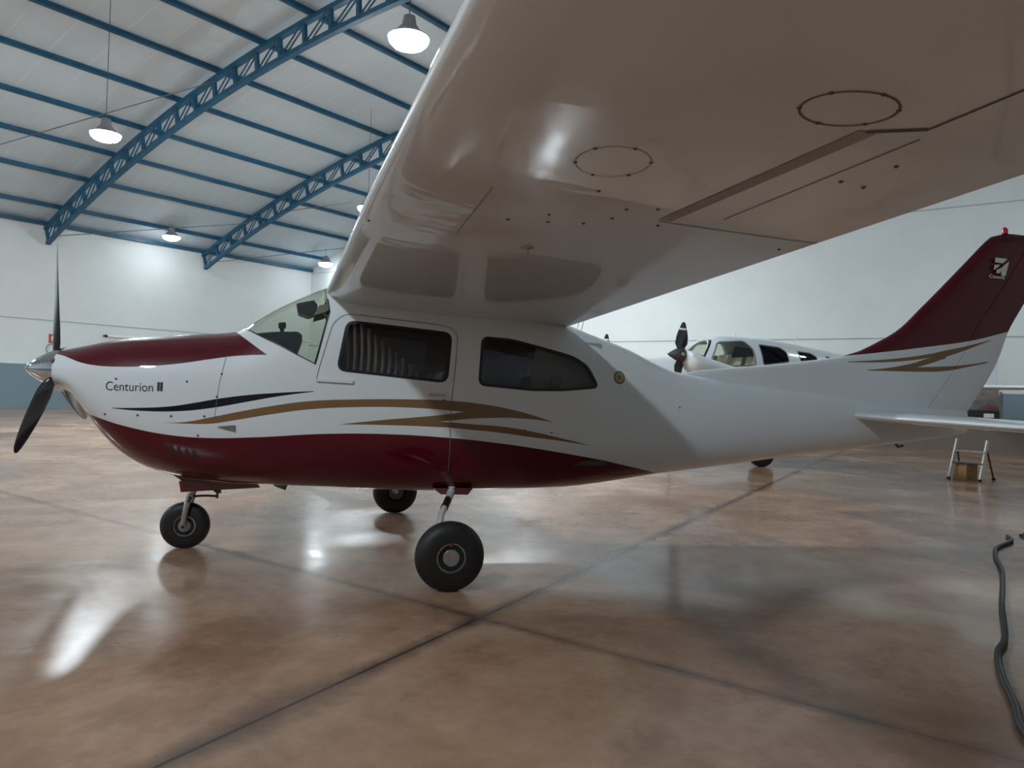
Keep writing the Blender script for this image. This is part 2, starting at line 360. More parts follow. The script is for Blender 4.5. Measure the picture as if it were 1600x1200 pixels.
def pchip(x, y, q):
    x = np.asarray(x, float); y = np.asarray(y, float); h = np.diff(x); d = np.diff(y)/h; m = np.zeros(len(x))
    for i in range(1, len(x)-1):
        if d[i-1]*d[i] > 0:
            w1 = 2*h[i]+h[i-1]; w2 = h[i]+2*h[i-1]; m[i] = (w1+w2)/(w1/d[i-1]+w2/d[i])
    m[0] = d[0]; m[-1] = d[-1]
    q = min(max(q, x[0]), x[-1]); i = int(min(max(np.searchsorted(x, q, side='right')-1, 0), len(x)-2)); t = (q-x[i])/h[i]
    return float((2*t**3-3*t**2+1)*y[i]+(t**3-2*t**2+t)*h[i]*m[i]+(-2*t**3+3*t**2)*y[i+1]+(t**3-t**2)*h[i]*m[i+1])
class Hull:      # a fuselage lofted from super-elliptical sections
    def __init__(s, T, vc=0.0): s.T = np.array(T); s.vc = vc
    def sec(s, x): return [pchip(s.T[:, 0], s.T[:, k], x) for k in range(1, 7)]
    def pt(s, x, th, off=0.0):
        wt, wb, b, wm, nt, nb = s.sec(x); c, sn = math.cos(th), math.sin(th)
        n = nt if sn >= 0 else nb; h = (wt-wm if sn >= 0 else wm-wb)-off; b -= off
        h = max(h, .004); b = max(b, .004)
        return (s.vc+b*math.copysign(abs(c)**(2/n), c), wm+h*math.copysign(abs(sn)**(2/n), sn))
    def v_at(s, x, w, off=0.0):
        wt, wb, b, wm, nt, nb = s.sec(x); n = nt if w >= wm else nb; h = (wt-wm) if w >= wm else (wm-wb)
        q = min(abs(w-wm)/h, .999); return s.vc+(b*(1-q**n)**(1/n)+off)
    def grid(s, off=0.0, ns=120, nth=72, x0=None, x1=None):
        x0 = s.T[0, 0]+off if x0 is None else x0; x1 = s.T[-1, 0]-off if x1 is None else x1
        V = []; Fc = []
        for i in range(ns+1):
            x = x0+(x1-x0)*i/ns
            for k in range(nth):
                v, w = s.pt(x, 2*math.pi*(k+.5)/nth, off); V.append(A(x, v, w))
        for i in range(ns):
            for k in range(nth): Fc.append((i*nth+k, i*nth+(k+1) % nth, (i+1)*nth+(k+1) % nth, (i+1)*nth+k))
        Fc.append(tuple(range(nth))[::-1]); Fc.append(tuple(ns*nth+k for k in range(nth)))
        return V, Fc
    def shell(s, o0, o1, ns=120, nth=72, x0=None, x1=None):
        me_o = raw_mesh(*s.grid(o0, ns, nth, x0, x1))
        me_i = raw_mesh(*s.grid(o1, ns, nth, None if x0 is None else x0+(o1-o0), None if x1 is None else x1-(o1-o0)))
        r = boolean(me_o, me_i, 'DIFFERENCE'); return r
def cutter(poly, v0, v1): 
    mb = MB(); mb.prism(poly, lambda x, w: A(x, v0, w), lambda x, w: A(x, v1, w)); return raw_mesh(mb.v, mb.f)
def rounded(poly, r=.03, n=4):
    out = []; N_ = len(poly)
    for i in range(N_):
        P = Vector((*poly[i-1], 0)); Q = Vector((*poly[i], 0)); R = Vector((*poly[(i+1) % N_], 0))
        a = (P-Q); b = (R-Q); ra = min(r, a.length*.45); rb = min(r, b.length*.45); S0 = Q+a.normalized()*ra; S1 = Q+b.normalized()*rb
        for k in range(n+1):
            t = k/n; X = S0*(1-t)**2+Q*2*t*(1-t)+S1*t*t; out.append((X.x, X.y))
    return out
def ribbon(hull, pts, width, side=1, off=.0025, closed=False, step=.03):
    """thin strip lying on the hull, following the side-view polyline pts"""
    P = []
    pp = pts+[pts[0]] if closed else pts
    for a, b in zip(pp[:-1], pp[1:]):
        n = max(1, int(math.dist(a, b)/step))
        P += [(a[0]+(b[0]-a[0])*k/n, a[1]+(b[1]-a[1])*k/n) for k in range(n)]
    if not closed: P.append(pp[-1])
    V = []; n = len(P)
    for i, p in enumerate(P):
        q0 = P[(i-1) % n] if closed or i else P[0]; q1 = P[(i+1) % n] if closed or i < n-1 else P[-1]
        d = Vector((q1[0]-q0[0], q1[1]-q0[1])).normalized(); nx, ny = -d.y*width/2, d.x*width/2
        for sg in (1, -1):
            x, w = p[0]+nx*sg, p[1]+ny*sg; v = hull.v_at(x, w, off)
            V.append(A(x, hull.vc+(v-hull.vc)*side, w))
    Fc = [(2*i, 2*i+1, 2*((i+1) % n)+1, 2*((i+1) % n)) for i in range(n if closed else n-1)]
    return V, Fc
def strips(name, hull, polys, width, material, parent, side=1, off=.0025, closed=False):
    mb = MB()
    for p in polys: mb.add(*ribbon(hull, p, width, side, off, closed))
    return mb.build(name, material, parent)
def patch(hull, poly, side=1, off=.003):
    V = [A(x, hull.vc+(hull.v_at(x, w, off)-hull.vc)*side, w) for x, w in poly]; return V, [tuple(range(len(poly)))]
# ================================================================== THE HALL
P0, P1 = -15.0, C0
def hall_quad(name, pts, material): return struct(me_obj(name, pts, [tuple(range(len(pts)))], material, smooth=False))
hall_quad('floor', [HG(P0-.2, -.2, 0), HG(P1+.2, -.2, 0), HG(P1+.2, HALLW+.2, 0), HG(P0-.2, HALLW+.2, 0)], M['floor'])
def slab(name, a, b, thick_dir, h0, h1, material):
    mb = MB(); a = Vector(a); b = Vector(b); t = thick_dir
    mb.hexa([a, b, b+t, a+t, a+Vector((0, 0, h1-h0)), b+Vector((0, 0, h1-h0)), b+t+Vector((0, 0, h1-h0)), a+t+Vector((0, 0, h1-h0))])
    return struct(mb.build(name, material, smooth=False))
slab('wall_left', HG(P0, 0, 0), HG(P1, 0, 0), -GV*.2, 0, EAVE+.05, M['wall'])
def gable(name, p, th, wm='wall'):
    n = 40; gs = [-.2+(HALLW+.4)*k/n for k in range(n+1)]
    poly = [(-.2, 0)]+[(g, roof(min(max(g, 0), HALLW))+.06) for g in gs]+[(HALLW+.2, 0)]
    mb = MB(); mb.prism(poly, lambda g, w: HG(p, g, w), lambda g, w: HG(p+th, g, w)); return struct(mb.build(name, M[wm], smooth=False))
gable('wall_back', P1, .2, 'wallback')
gable('wall_front', P0, -.2)
# ribbed sliding doors make up the side behind the camera
mb = MB(); n = int((P1-P0)/.12); V = []
for i in range(n*2+1):
    p = P0+(P1-P0)*i/(n*2); d = .0 if (i % 4) in (0, 1) else .045
    V += [HG(p, HALLW-d, 0), HG(p, HALLW-d, EAVE+.05)]
mb.add(V, [(2*i, 2*i+2, 2*i+3, 2*i+1) for i in range(n*2)])
mb.hexa([HG(P0, HALLW+.02, 0), HG(P1, HALLW+.02, 0), HG(P1, HALLW+.2, 0), HG(P0, HALLW+.2, 0), HG(P0, HALLW+.02, EAVE+.05), HG(P1, HALLW+.02, EAVE+.05), HG(P1, HALLW+.2, EAVE+.05), HG(P0, HALLW+.2, EAVE+.05)])
struct(mb.build('wall_right', M['ribbed'], smooth=False))
# arched roof
V = []; n = 48
for k in range(n+1):
    g = -.2+(HALLW+.4)*k/n; w = roof(min(max(g, 0), HALLW))
    V += [HG(P0-.2, g, w), HG(P1+.2, g, w), HG(P0-.2, g, w+.06), HG(P1+.2, g, w+.06)]
Fc = []
for k in range(n):
    a = 4*k; b = a+4
    Fc += [(a, b, b+1, a+1), (a+2, a+3, b+3, b+2), (a, a+2, b+2, b), (a+1, b+1, b+3, a+3)]
struct(me_obj('ceiling', V, Fc, M['ceil'], smooth=True))
# wall joints
def joint(name, a, b, t=.03):
    mb = MB(); mb.bar(a, b, .02, t); return struct(mb.build(name, M['groove'], smooth=False))
joint('trim_1', HG(P0, .008, SEAM), HG(P1, .008, SEAM))
joint('trim_2', HG(P1-.008, 0, 3.14), HG(P1-.008, HALLW, 3.14))
joint('trim_3', HG(P1-.008, 0, 6.75), HG(P1-.008, HALLW, 6.75), .025)
# purlins
ORD = ['lowest', 'second', 'third', 'fourth', 'fifth', 'sixth', 'seventh', 'eighth', 'ninth', 'tenth', 'eleventh', 'twelfth']
PG = [.12, 1.35, 3.45, 5.35, 7.3, 9.4, 11.5, 13.55, 15.6, 17.7, 19.9]
def purlin(g):
    mb = MB(); w = roof(g)-.075; mb.bar(HG(P0, g, w), HG(P1-.02, g, w), .08, .15)
    mb.bar(HG(P0, g+.05, w-.055), HG(P1-.02, g+.05, w-.055), .08, .02)
    return mb.build('roof_purlin', M['blue'], smooth=False)
for i, g in enumerate(PG):
    tag(purlin(g), ('blue roof purlin running along the top of the far side wall' if i == 0 else
        'long blue roof purlin, %s one counted up from the far side wall' % ORD[i]), 'roof beam', 'blue purlins under the roof')
for i, g in enumerate([HALLW-x for x in PG[:-1]]):
    tag(purlin(g), 'blue roof purlin over the near half of the hall, %s up from the ribbed doors' % ORD[i], 'roof beam', 'blue purlins over the near half of the hall')
# trusses
def truss(p, label):
    t = empty('roof_truss', HG(p, 0, roof(0)-.7)); base = t.location.copy()
    def add(mb, name):
        mb.v = [v-base for v in mb.v]; return mb.build(name, M['blue'], t, smooth=False)
    gs = [k*1.02 for k in range(int(HALLW/1.02)+1)]
    gs[-1] = HALLW
    dep = .62
    def topc(g): return HG(p, g, roof(g)-.20)
    def botc(g):
        dx = .05; sl = (roof(min(g+dx, HALLW))-roof(max(g-dx, 0)))/(min(g+dx, HALLW)-max(g-dx, 0)); n = math.hypot(1, sl)
        return HG(p, g+sl/n*dep, roof(g)-.20-dep/n)
    mb = MB()
    for a, b in zip(gs[:-1], gs[1:]): mb.bar(topc(a), topc(b), .15, .12)
    add(mb, 'top_chord')
    mb = MB()
    for a, b in zip(gs[:-1], gs[1:]): mb.bar(botc(a), botc(b), .15, .12)
    add(mb, 'bottom_chord')
    for i, g in enumerate(gs):
        g = min(max(g, .06), HALLW-.06)
        mb = MB(); mb.bar(topc(g), botc(g), .11, .09, PV); add(mb, 'web_post')
    for a, b in zip(gs[:-1], gs[1:]):
        mb = MB()
        lo, hi = (botc(a), topc(b)) if a < 20 else (botc(b), topc(a))
        for s in (-.05, .05): mb.bar(lo+PV*s, hi+PV*s, .025, .035, PV)
        add(mb, 'web_diagonal')
    return tag(t, label, 'roof truss', 'blue arched roof trusses')
TP = [11.63-6.33*k for k in (2, 1, 0)]+[17.96]
truss(11.63, 'large blue arched lattice truss, its foot on the far wall above the propeller')
truss(17.96, 'farther blue lattice truss, its foot right of the propeller near the corner')
truss(5.3, 'blue lattice truss nearest above the aircraft, left of the frame')
# brace rods
def rod(pa, ga, pb, gb, lab):
    mb = MB(); mb.tube([HG(pa, ga, roof(ga)-.75 if ga < 2 else roof(ga)-.85), HG(pb, gb, roof(gb)-.32)], .014, 6)
    tag(mb.build('brace_rod', M['steel']), lab, 'brace rod', 'thin brace rods under the roof')
rod(11.63, .55, 17.96, 3.4, 'thin dark rod from the nearer truss foot up to the farther truss')
rod(17.96, .55, 23.7, 3.4, 'thin dark rod from the farther truss foot towards the corner')
rod(5.3, .7, 11.63, 11.5, 'thin dark rod crossing the roof left of the nearer truss')
rod(17.96, 5.9, 23.7, 11.0, 'thin dark rod right of the farther truss, running to the wing edge')
# high-bay lamps
def lamp(p, g, w=6.95, lab='', lensr=.33, lens='lamp'):
    t = empty('high_bay_lamp', HG(p, g, w))
    mb = MB(); mb.lathe([(.0, .34), (.02, .35), (.10, .22), (.22, .12), (.36, .10), (.38, .03)], (0, 0, .0), (0, 0, 1), 28); mb.build('housing', M['lamphouse'], t)
    mb = MB(); mb.lathe([(-.17, .02), (-.16, lensr*.45), (-.12, lensr*.78), (-.06, lensr*.96), (-.002, lensr)], (0, 0, 0), (0, 0, 1), 28); mb.build('lens', M[lens], t)
    mb = MB(); mb.tube([(0, 0, .38), (0, 0, roof(g)-w-.02)], .008, 6); mb.build('cable', M['steel'], t)
    return tag(t, lab, 'lamp', 'high-bay lamps hanging from the roof')
lamp(8.12, 12.61, 7.0, 'lit white lamp hanging left of the nearer truss')
lamp(15.65, 1.59, 7.0, 'lit white lamp between the two truss feet, near the far wall', lens='lampsoft')
lamp(8.61, 22.2, 7.0, 'lit white lamp at the top, beside the wing leading edge')
lamp(22.9, 2.25, 6.98, 'lit white lamp by the corner, just above the windshield', lens='lampsoft')
lamp(16.32, 12.59, 7.0, 'lit white lamp half hidden by the wing leading edge')
for p, g, ln, lb in ((.4, 12.6, 'lamp', 'lit lamp out of view to the left, second row from the far wall'), (-7.5, 12.6, 'lamp', 'lit lamp out of view far left, second row from the far wall'),
                 (.4, 4.5, 'lamp', 'lit lamp out of view to the left, nearest the far wall'), (17.0, 18.0, 'lampkey', 'lit lamp hidden above the wing, near the back wall'),
                 (19.0, 32.0, 'lampdim', 'dimmer lamp out of view to the right, near the ribbed doors'), (-3.5, 29.0, 'lamp', 'lit lamp out of view to the left, behind the camera')):
    lamp(p, g, 7.0, lb, lens=ln)
# extinguisher sign and painted ring on the far wall
t = empty('fire_extinguisher_sign', HG(12.04, .0, 2.62))
def wq(p, g, w): return HG(p, g, w)-t.location
mb = MB(); mb.prism([(-.17, -.17), (.17, -.17), (.17, .17), (-.17, .17)], lambda x, w: wq(12.04+x, .002, 2.62+w), lambda x, w: wq(12.04+x, .02, 2.62+w)); mb.build('sign_plate', M['redpaint'], t, False)
mb = MB()
for x0, x1, y0, y1 in ((-.08, .0, -.09, .09), (.04, .09, -.07, .10)):
    mb.prism([(x0, y0), (x1, y0), (x1, y1), (x0, y1)], lambda x, w: wq(12.04+x, .02, 2.62+w), lambda x, w: wq(12.04+x, .024, 2.62+w))
mb.build('symbol', M['signwhite'], t, False)
tag(t, 'small red and white sign on the far wall, left of the propeller blade', 'sign')
mb = MB(); c = HG(11.98, .03, 2.22)
mb.tube([c+PV*(.19*math.cos(a))+Vector((0, 0, .19*math.sin(a))) for a in [2*math.pi*k/24 for k in range(25)]], .014, 6, cap=False)
o = mb.build('hose_ring', M['steel']); tag(o, 'thin grey ring fixed on the far wall below the red sign', 'ring')
mb = MB(); c = HG(9.8, .004, .45)
mb.prism([(-.10, .10), (-.04, .12), (.12, -.06), (.06, -.1)], lambda x, w: c+PV*x+Vector((0, 0, w)), lambda x, w: c+PV*x+GV*.006+Vector((0, 0, w)))
tag(mb.build('wall_sticker', M['signwhite'], smooth=False), 'small white mark on the grey lower band of the far wall', 'sticker')
# ================================================================== THE AIRCRAFT
FT = [(-.87, 1.487, 1.20, .30, 1.335, 2.2, 2.2), (-.80, 1.505, 1.185, .345, 1.32, 2.3, 2.2), (-.70, 1.530, 1.065, .395, 1.28, 2.4, 2.2),
 (-.55, 1.572, .85, .44, 1.23, 2.5, 2.3), (-.40, 1.600, .71, .475, 1.18, 2.6, 2.4), (-.20, 1.622, .605, .50, 1.14, 2.7, 2.5),
 (0, 1.645, .555, .515, 1.12, 2.7, 2.6), (.35, 1.69, .515, .53, 1.12, 2.6, 2.8), (.45, 1.765, .51, .535, 1.12, 2.5, 2.8),
 (.60, 1.868, .505, .54, 1.12, 2.5, 2.9), (.80, 1.98, .495, .545, 1.12, 2.7, 3.0), (1.02, 2.075, .485, .55, 1.12, 3.2, 3.0),
 (1.3, 2.11, .47, .555, 1.12, 3.6, 3.0), (2.0, 2.11, .452, .56, 1.12, 3.8, 3.0), (2.6, 2.02, .465, .55, 1.12, 3.6, 3.0),
 (3.0, 1.89, .475, .515, 1.12, 3.2, 2.9), (3.3, 1.80, .502, .475, 1.11, 2.9, 2.8), (3.6, 1.71, .54, .435, 1.10, 2.6, 2.7),
 (3.85, 1.61, .575, .40, 1.08, 2.4, 2.6), (4.1, 1.525, .605, .37, 1.07, 2.3, 2.5), (4.5, 1.475, .65, .33, 1.07, 2.2, 2.4),
 (5.4, 1.40, .757, .24, 1.08, 2.2, 2.3), (6.0, 1.35, .82, .185, 1.09, 2.1, 2.2), (7.0, 1.28, .935, .095, 1.11, 2.1, 2.1), (7.5, 1.24, 1.0, .04, 1.12, 2, 2)]
hull = Hull(FT)
plane = empty('airplane', NOSE, PSI)
tag(plane, 'large white and maroon high-wing single-propeller airplane in the foreground', 'airplane')
DOORWIN = rounded([(1.148, 1.778), (1.932, 1.724), (1.905, 1.350), (1.085, 1.414)], .06)
REARWIN = rounded([(2.185, 1.708), (2.42, 1.700), (2.70, 1.644), (2.96, 1.590), (3.09, 1.520), (3.19, 1.352), (2.87, 1.318), (2.595, 1.312), (2.165, 1.340)], .05)
WSHIELD = [(.395, 1.700), (.925, 1.442), (1.019, 1.847), (.995, 1.965), (.985, 2.3), (.30, 2.3), (.385, 1.76)]
shell = hull.shell(0, .03, 150, 96)
for poly, v0, v1 in ((WSHIELD, -1, 1), (DOORWIN, -1, 1), (REARWIN, -1, 1)): shell = boolean(shell, cutter(poly, v0, v1), 'DIFFERENCE')
fus = fin_obj('fuselage', shell, M['livery'], plane, True, 30)
shell.materials.append(M['inner'])
fus['label'] = 'white fuselage with maroon belly and nose top, gold and black stripes'
for p in shell.polygons:            # inner faces of the hollow hull carry the lining
    c = p.center; wt, wb, b, wm, nt, nb = hull.sec(c.x)
    if -.8 < c.x < 7.4:
        hh = (wt-wm) if c.z > wm else (wm-wb); nn = nt if c.z > wm else nb
        r = (abs(c.y)/b)**nn+(abs(c.z-wm)/hh)**nn
        if r < .93 and p.normal.dot(Vector((0, c.y, c.z-wm))) < 0: p.material_index = 1
def pane(poly, v0, v1, m, name, o0=.005, o1=.009, x0=.0, x1=3.6):
    sh = hull.shell(o0, o1, 80, 72, x0, x1); r = boolean(sh, cutter(poly, v0, v1), 'INTERSECT'); return fin_obj(name, r, m, plane, True, 30)
pane(WSHIELD, -1, 1, M['glass'], 'windshield')
for sgn, nm in ((1, 'near'), (-1, 'far')):
    a_, b_ = (.0, 1) if sgn > 0 else (-1, .0)
    pane(DOORWIN, a_, b_, M['pane'] if sgn > 0 else M['tintdark'], 'door_window_pane')
    pane(REARWIN, a_, b_, M['pane'] if sgn > 0 else M['tintdark'], 'rear_window_pane')
    strips('window_seal', hull, [DOORWIN], .022, M['blackplastic'], plane, sgn, .002, True)
    strips('window_seal', hull, [REARWIN], .022, M['blackplastic'], plane, sgn, .002, True)
strips('windshield_trim', hull, [[(.40, 1.705), (.925, 1.447), (1.017, 1.847), (1.0, 1.95)]], .008, M['blackplastic'], plane, 1, .001)
strips('windshield_trim', hull, [[(.40, 1.705), (.925, 1.447), (1.017, 1.847), (1.0, 1.95)]], .008, M['blackplastic'], plane, -1, .001)
# door outline, cowl seams and fasteners
for sd in (1, -1):
    strips('door_seam', hull, [rounded([(1.955, .60), (1.945, 1.137), (1.975, 1.534), (1.985, 1.73), (1.90, 1.785), (1.13, 1.838), (1.04, 1.76), (.944, 1.395), (.93, 1.30)], .05)[4:-3]], .005, M['seam'], plane, sd)
    strips('cowl_seam', hull, [[(.30, 1.49), (.262, 1.277), (.236, 1.00)]], .003, M['seam'], plane, sd)
    for x, w in ((-.42, 1.36-.07), (.045, 1.288), (.275, 1.35), (.25, 1.185), (-.49, 1.04), (-.27, 1.04), (-.05, 1.04), (.17, 1.043), (.13, .905), (2.78, .97), (2.55, .99), (4.0, 1.2)):
        mb = MB(); v = hull.v_at(x, w, .0)*sd; mb.lathe([(0, .008), (.004, .007)], A(x, v, w), A(0, sd, 0), 10)
        mb.build('cowl_fastener', M['steel'], plane)
    mb = MB(); v = [hull.v_at(x, w, .002)*sd for x, w in ((.262, .972), (.378, .985), (.379, .944))]
    mb.prism([(0, 0), (1, 1), (2, 2)], lambda a, b: A(*[(.262, v[0], .972), (.378, v[1], .985), (.379, v[2], .944)][a]), lambda a, b: A((.262, .378, .379)[a], v[a]+.012*sd, (.972, .985, .944)[a]))
    mb.build('side_vent', M['seam'], plane)
    mb = MB()
    for k in range(4):
        x = -.05+.05*k; w = .80-.012*k
        mb.add(*ribbon(hull, [(x, w+.03), (x+.012, w-.03)], .022, sd, .004))
    mb.build('cowl_louvre', M['blackplastic'], plane)
    # door handle and hinge covers
    mb = MB(); v = hull.v_at(1.84, 1.245, .012)*sd; mb.bar(A(1.77, v, 1.246), A(1.90, v, 1.243), .016, .014); mb.build('door_handle', M['alu'], plane)
    mb = MB(); v = hull.v_at(1.90, 1.205, .006)*sd; mb.bar(A(1.875, v, 1.205), A(1.90, v, 1.205), .012, .018); mb.build('door_lock', M['steel'], plane)
    mb = MB(); v0 = hull.v_at(.93, 1.33, .006)*sd; v1 = hull.v_at(1.20, 1.33, .006)*sd; mb.bar(A(.935, v0, 1.332), A(1.20, v1, 1.325), .02, .022); mb.build('rub_strip', M['white'], plane)
    # tail-cone round badge
    bd = empty('round_badge', (0, 0, 0)); bd.parent = plane
    cx, cw = 3.396, 1.438
    circ = lambda r: [(cx+r*math.cos(2*math.pi*k/28), cw+r*math.sin(2*math.pi*k/28)) for k in range(28)]
    mb = MB(); mb.add(*patch(hull, circ(.055), sd, .002)); mb.build('badge_rim', M['badge'], bd)
    mb = MB(); mb.add(*patch(hull, circ(.044), sd, .004)); mb.build('badge_face', M['beige'], bd)
    mb = MB(); mb.add(*patch(hull, [(cx+.02*math.cos(a), cw+.026*math.sin(a)) for a in [2*math.pi*k/3+.5 for k in range(3)]], sd, .006)); mb.build('badge_emblem', M['badge'], bd)
# lettering on the cowl
def text_mesh(body, size, bold=0.0):
    cu = bpy.data.curves.new('t', 'FONT'); cu.body = body; cu.size = size; cu.offset = bold; cu.resolution_u = 4
    o = bpy.data.objects.new('t', cu); COL.objects.link(o); bpy.context.view_layer.update()
    me = bpy.data.meshes.new_from_object(o.evaluated_get(bpy.context.evaluated_depsgraph_get())); bpy.data.objects.remove(o); return me
def lay_text(name, body, x0, x1, w0, h, bold, material, parent, side=1):
    me = text_mesh(body, 1.0, bold); xs = [v.co.x for v in me.vertices]; ys = [v.co.y for v in me.vertices]
    a, b = min(xs), max(xs); y1 = max(ys)
    for v in me.vertices:
        x = x0+(v.co.x-a)/(b-a)*(x1-x0); w = w0+v.co.y/y1*h; v.co = A(x, hull.v_at(x, w, .0035)*side, w)
    return fin_obj(name, me, material, parent, False)
lay_text('lettering', 'Centurion', -.485, -.175, 1.209, .062, -.006, M['letter'], plane)
mb = MB()
for x0 in (-.148, -.128): mb.add(*patch(hull, [(x0, 1.215), (x0+.016, 1.215), (x0+.016, 1.277), (x0, 1.277)], 1, .0035))
mb.build('numeral', M['letter'], plane)
# nose gear bay fairing and doors
mb = MB()
mb.prism([(-.10, .60), (.15, .60), (.15, .505), (-.0, .53)], lambda x, w: A(x, -.17, w), lambda x, w: A(x, .17, w)); mb.build('nose_fairing', M['maroon'], plane, False)
for sd in (1, -1):
    mb = MB(); mb.prism([(-.03, .54), (-.015, .455), (.55, .488), (.53, .515)], lambda x, w: A(x, .17*sd, w), lambda x, w: A(x, .185*sd, w)); mb.build('nose_gear_door', M['maroon'], plane, False)
# exhaust and belly items
mb = MB(); mb.tube([A(.62, -.2, .55), A(.66, -.2, .47), A(.74, -.2, .44)], .03, 12); mb.build('exhaust_pipe', M['steel'], plane)
# cowl nose ring, intakes
mb = MB(); mb.lathe([(-.012, .10), (-.016, .128), (.0, .138), (.03, .13)], A(-.862, 0, 1.345), (1, 0, 0), 40); mb.build('nose_ring', M['white'], plane)
for sd in (1, -1):
    mb = MB(); mb.lathe([(-.004, .045), (.01, .05)], A(-.868, .245*sd, 1.375), (1, 0, 0), 20); mb.build('air_intake', M['blackplastic'], plane)
# small bright fittings on top of the nose, oil cooler lips
mb = MB(); mb.tube([A(-.80, .18, 1.47), A(-.72, .24, 1.46), A(-.66, .30, 1.41)], .012, 8); mb.build('cowl_lip', M['white'], plane)
# propeller
prop = empty('propeller', (0, 0, 0)); prop.parent = plane
HUB = (-.925, 0, 1.345)
mb = MB(); mb.lathe([(-.205, .004), (-.19, .028), (-.15, .062), (-.10, .096), (-.04, .130), (.02, .156), (.05, .165), (.062, .160)], A(*HUB), (1, 0, 0), 48)
mb.build('spinner', M['chrome'], plane)
bpy.data.objects.remove(prop)
def blade(ang, name='propeller_blade'):
    er = Vector((0, -math.sin(ang), math.cos(ang))); et = Vector((0, -math.cos(ang), -math.sin(ang)))   # radial, in-disc tangential
    ax = Vector((1, 0, 0)); mb = MB(); n = 20; V = []; st = [(.09, .05, .045, 60), (.14, .055, .04, 54), (.20, .085, .032, 46), (.30, .112, .024, 38), (.45, .120, .018, 30), (.62, .115, .013, 24), (.77, .098, .010, 20), (.87, .076, .008, 17), (.925, .052, .006, 16), (.95, .022, .004, 16)]
    for r, ch, th, tw in st:
        a = math.radians(tw); cd = et*math.cos(a)+ax*math.sin(a); td = ax*math.cos(a)-et*math.sin(a)
        for k in range(n):
            q = 2*math.pi*k/n; V.append(A(*HUB)+er*r+cd*(ch/2*math.cos(q))+td*(th/2*math.sin(q)))
    Fc = [(i*n+k, i*n+(k+1) % n, (i+1)*n+(k+1) % n, (i+1)*n+k) for i in range(len(st)-1) for k in range(n)]
    Fc += [tuple(range(n)), tuple((len(st)-1)*n+k for k in range(n))]
    mb.add(V, Fc); return mb.build(name, M['prop'], plane, True, 50)
for k in range(3): blade(math.radians(5+120*k))
# wing
def wing_par(v):
    a = abs(v); sL = .98+.03*a+.027*max(0, (a-3)/1.7); wL = 2.005+.03*a; sT = 2.955-.022*a; wT = 1.835+.035*a
    if a > 5.35:
        q = (a-5.35)/.3; sT = sT-.25*q*q; sL += .18*q*q
    return sL, wL, sT, wT
def naca(x, t=.125, m_=.02, p_=.4):
    yt = 5*t*(.2969*math.sqrt(x)-.126*x-.3516*x*x+.2843*x**3-.1036*x**4)
    yc = m_/p_**2*(2*p_*x-x*x) if x < p_ else m_/(1-p_)**2*((1-2*p_)+2*p_*x-x*x)
    return yc, yt
def wing_pt(v, x, up):
    sL, wL, sT, wT = wing_par(v); c = sT-sL; yc, yt = naca(x); f = 1 if abs(v) < 5.35 else max(.05, 1-((abs(v)-5.35)/.3)**2)
    return A(sL+x*c, v, wL+(wT-wL)*x+(yc+(yt if up else -yt)*f)*c)
xs = [(1-math.cos(math.pi*k/28))/2 for k in range(29)]
vs = [-5.65, -5.62, -5.55, -5.45, -5.35]+[-5.35+10.7*k/40 for k in range(1, 40)]+[5.35, 5.45, 5.55, 5.62, 5.65]
V = []
for v in vs: V += [wing_pt(v, x, True) for x in reversed(xs)]+[wing_pt(v, x, False) for x in xs[1:-1]]
nn = len(xs)*2-2; Fc = []
for i in range(len(vs)-1):
    for k in range(nn): Fc.append((i*nn+k, i*nn+(k+1) % nn, (i+1)*nn+(k+1) % nn, (i+1)*nn+k))
Fc += [tuple(range(nn)), tuple((len(vs)-1)*nn+k for k in range(nn))]
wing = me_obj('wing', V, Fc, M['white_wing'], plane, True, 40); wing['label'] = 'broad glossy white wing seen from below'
def wlow(s, v, off=.002):
    sL, wL, sT, wT = wing_par(v); x = min(max((s-sL)/(sT-sL), 0), 1); q = wing_pt(v, x, False); q.z -= off; return q
def wstrip(name, pts, width, m, off=.002, parent=None):
    P = []
    for a, b in zip(pts[:-1], pts[1:]):
        n = max(1, int(math.dist(a, b)/.05)); P += [(a[0]+(b[0]-a[0])*k/n, a[1]+(b[1]-a[1])*k/n) for k in range(n)]
    P.append(pts[-1]); V = []
    for i, p in enumerate(P):
        q0, q1 = P[max(i-1, 0)], P[min(i+1, len(P)-1)]; d = Vector((q1[0]-q0[0], q1[1]-q0[1])).normalized()
        for sg in (1, -1): V.append(wlow(p[0]-d.y*sg*width/2, p[1]+d.x*sg*width/2, off))
    return me_obj(name, V, [(2*i, 2*i+1, 2*i+3, 2*i+2) for i in range(len(P)-1)], m, parent or wing)
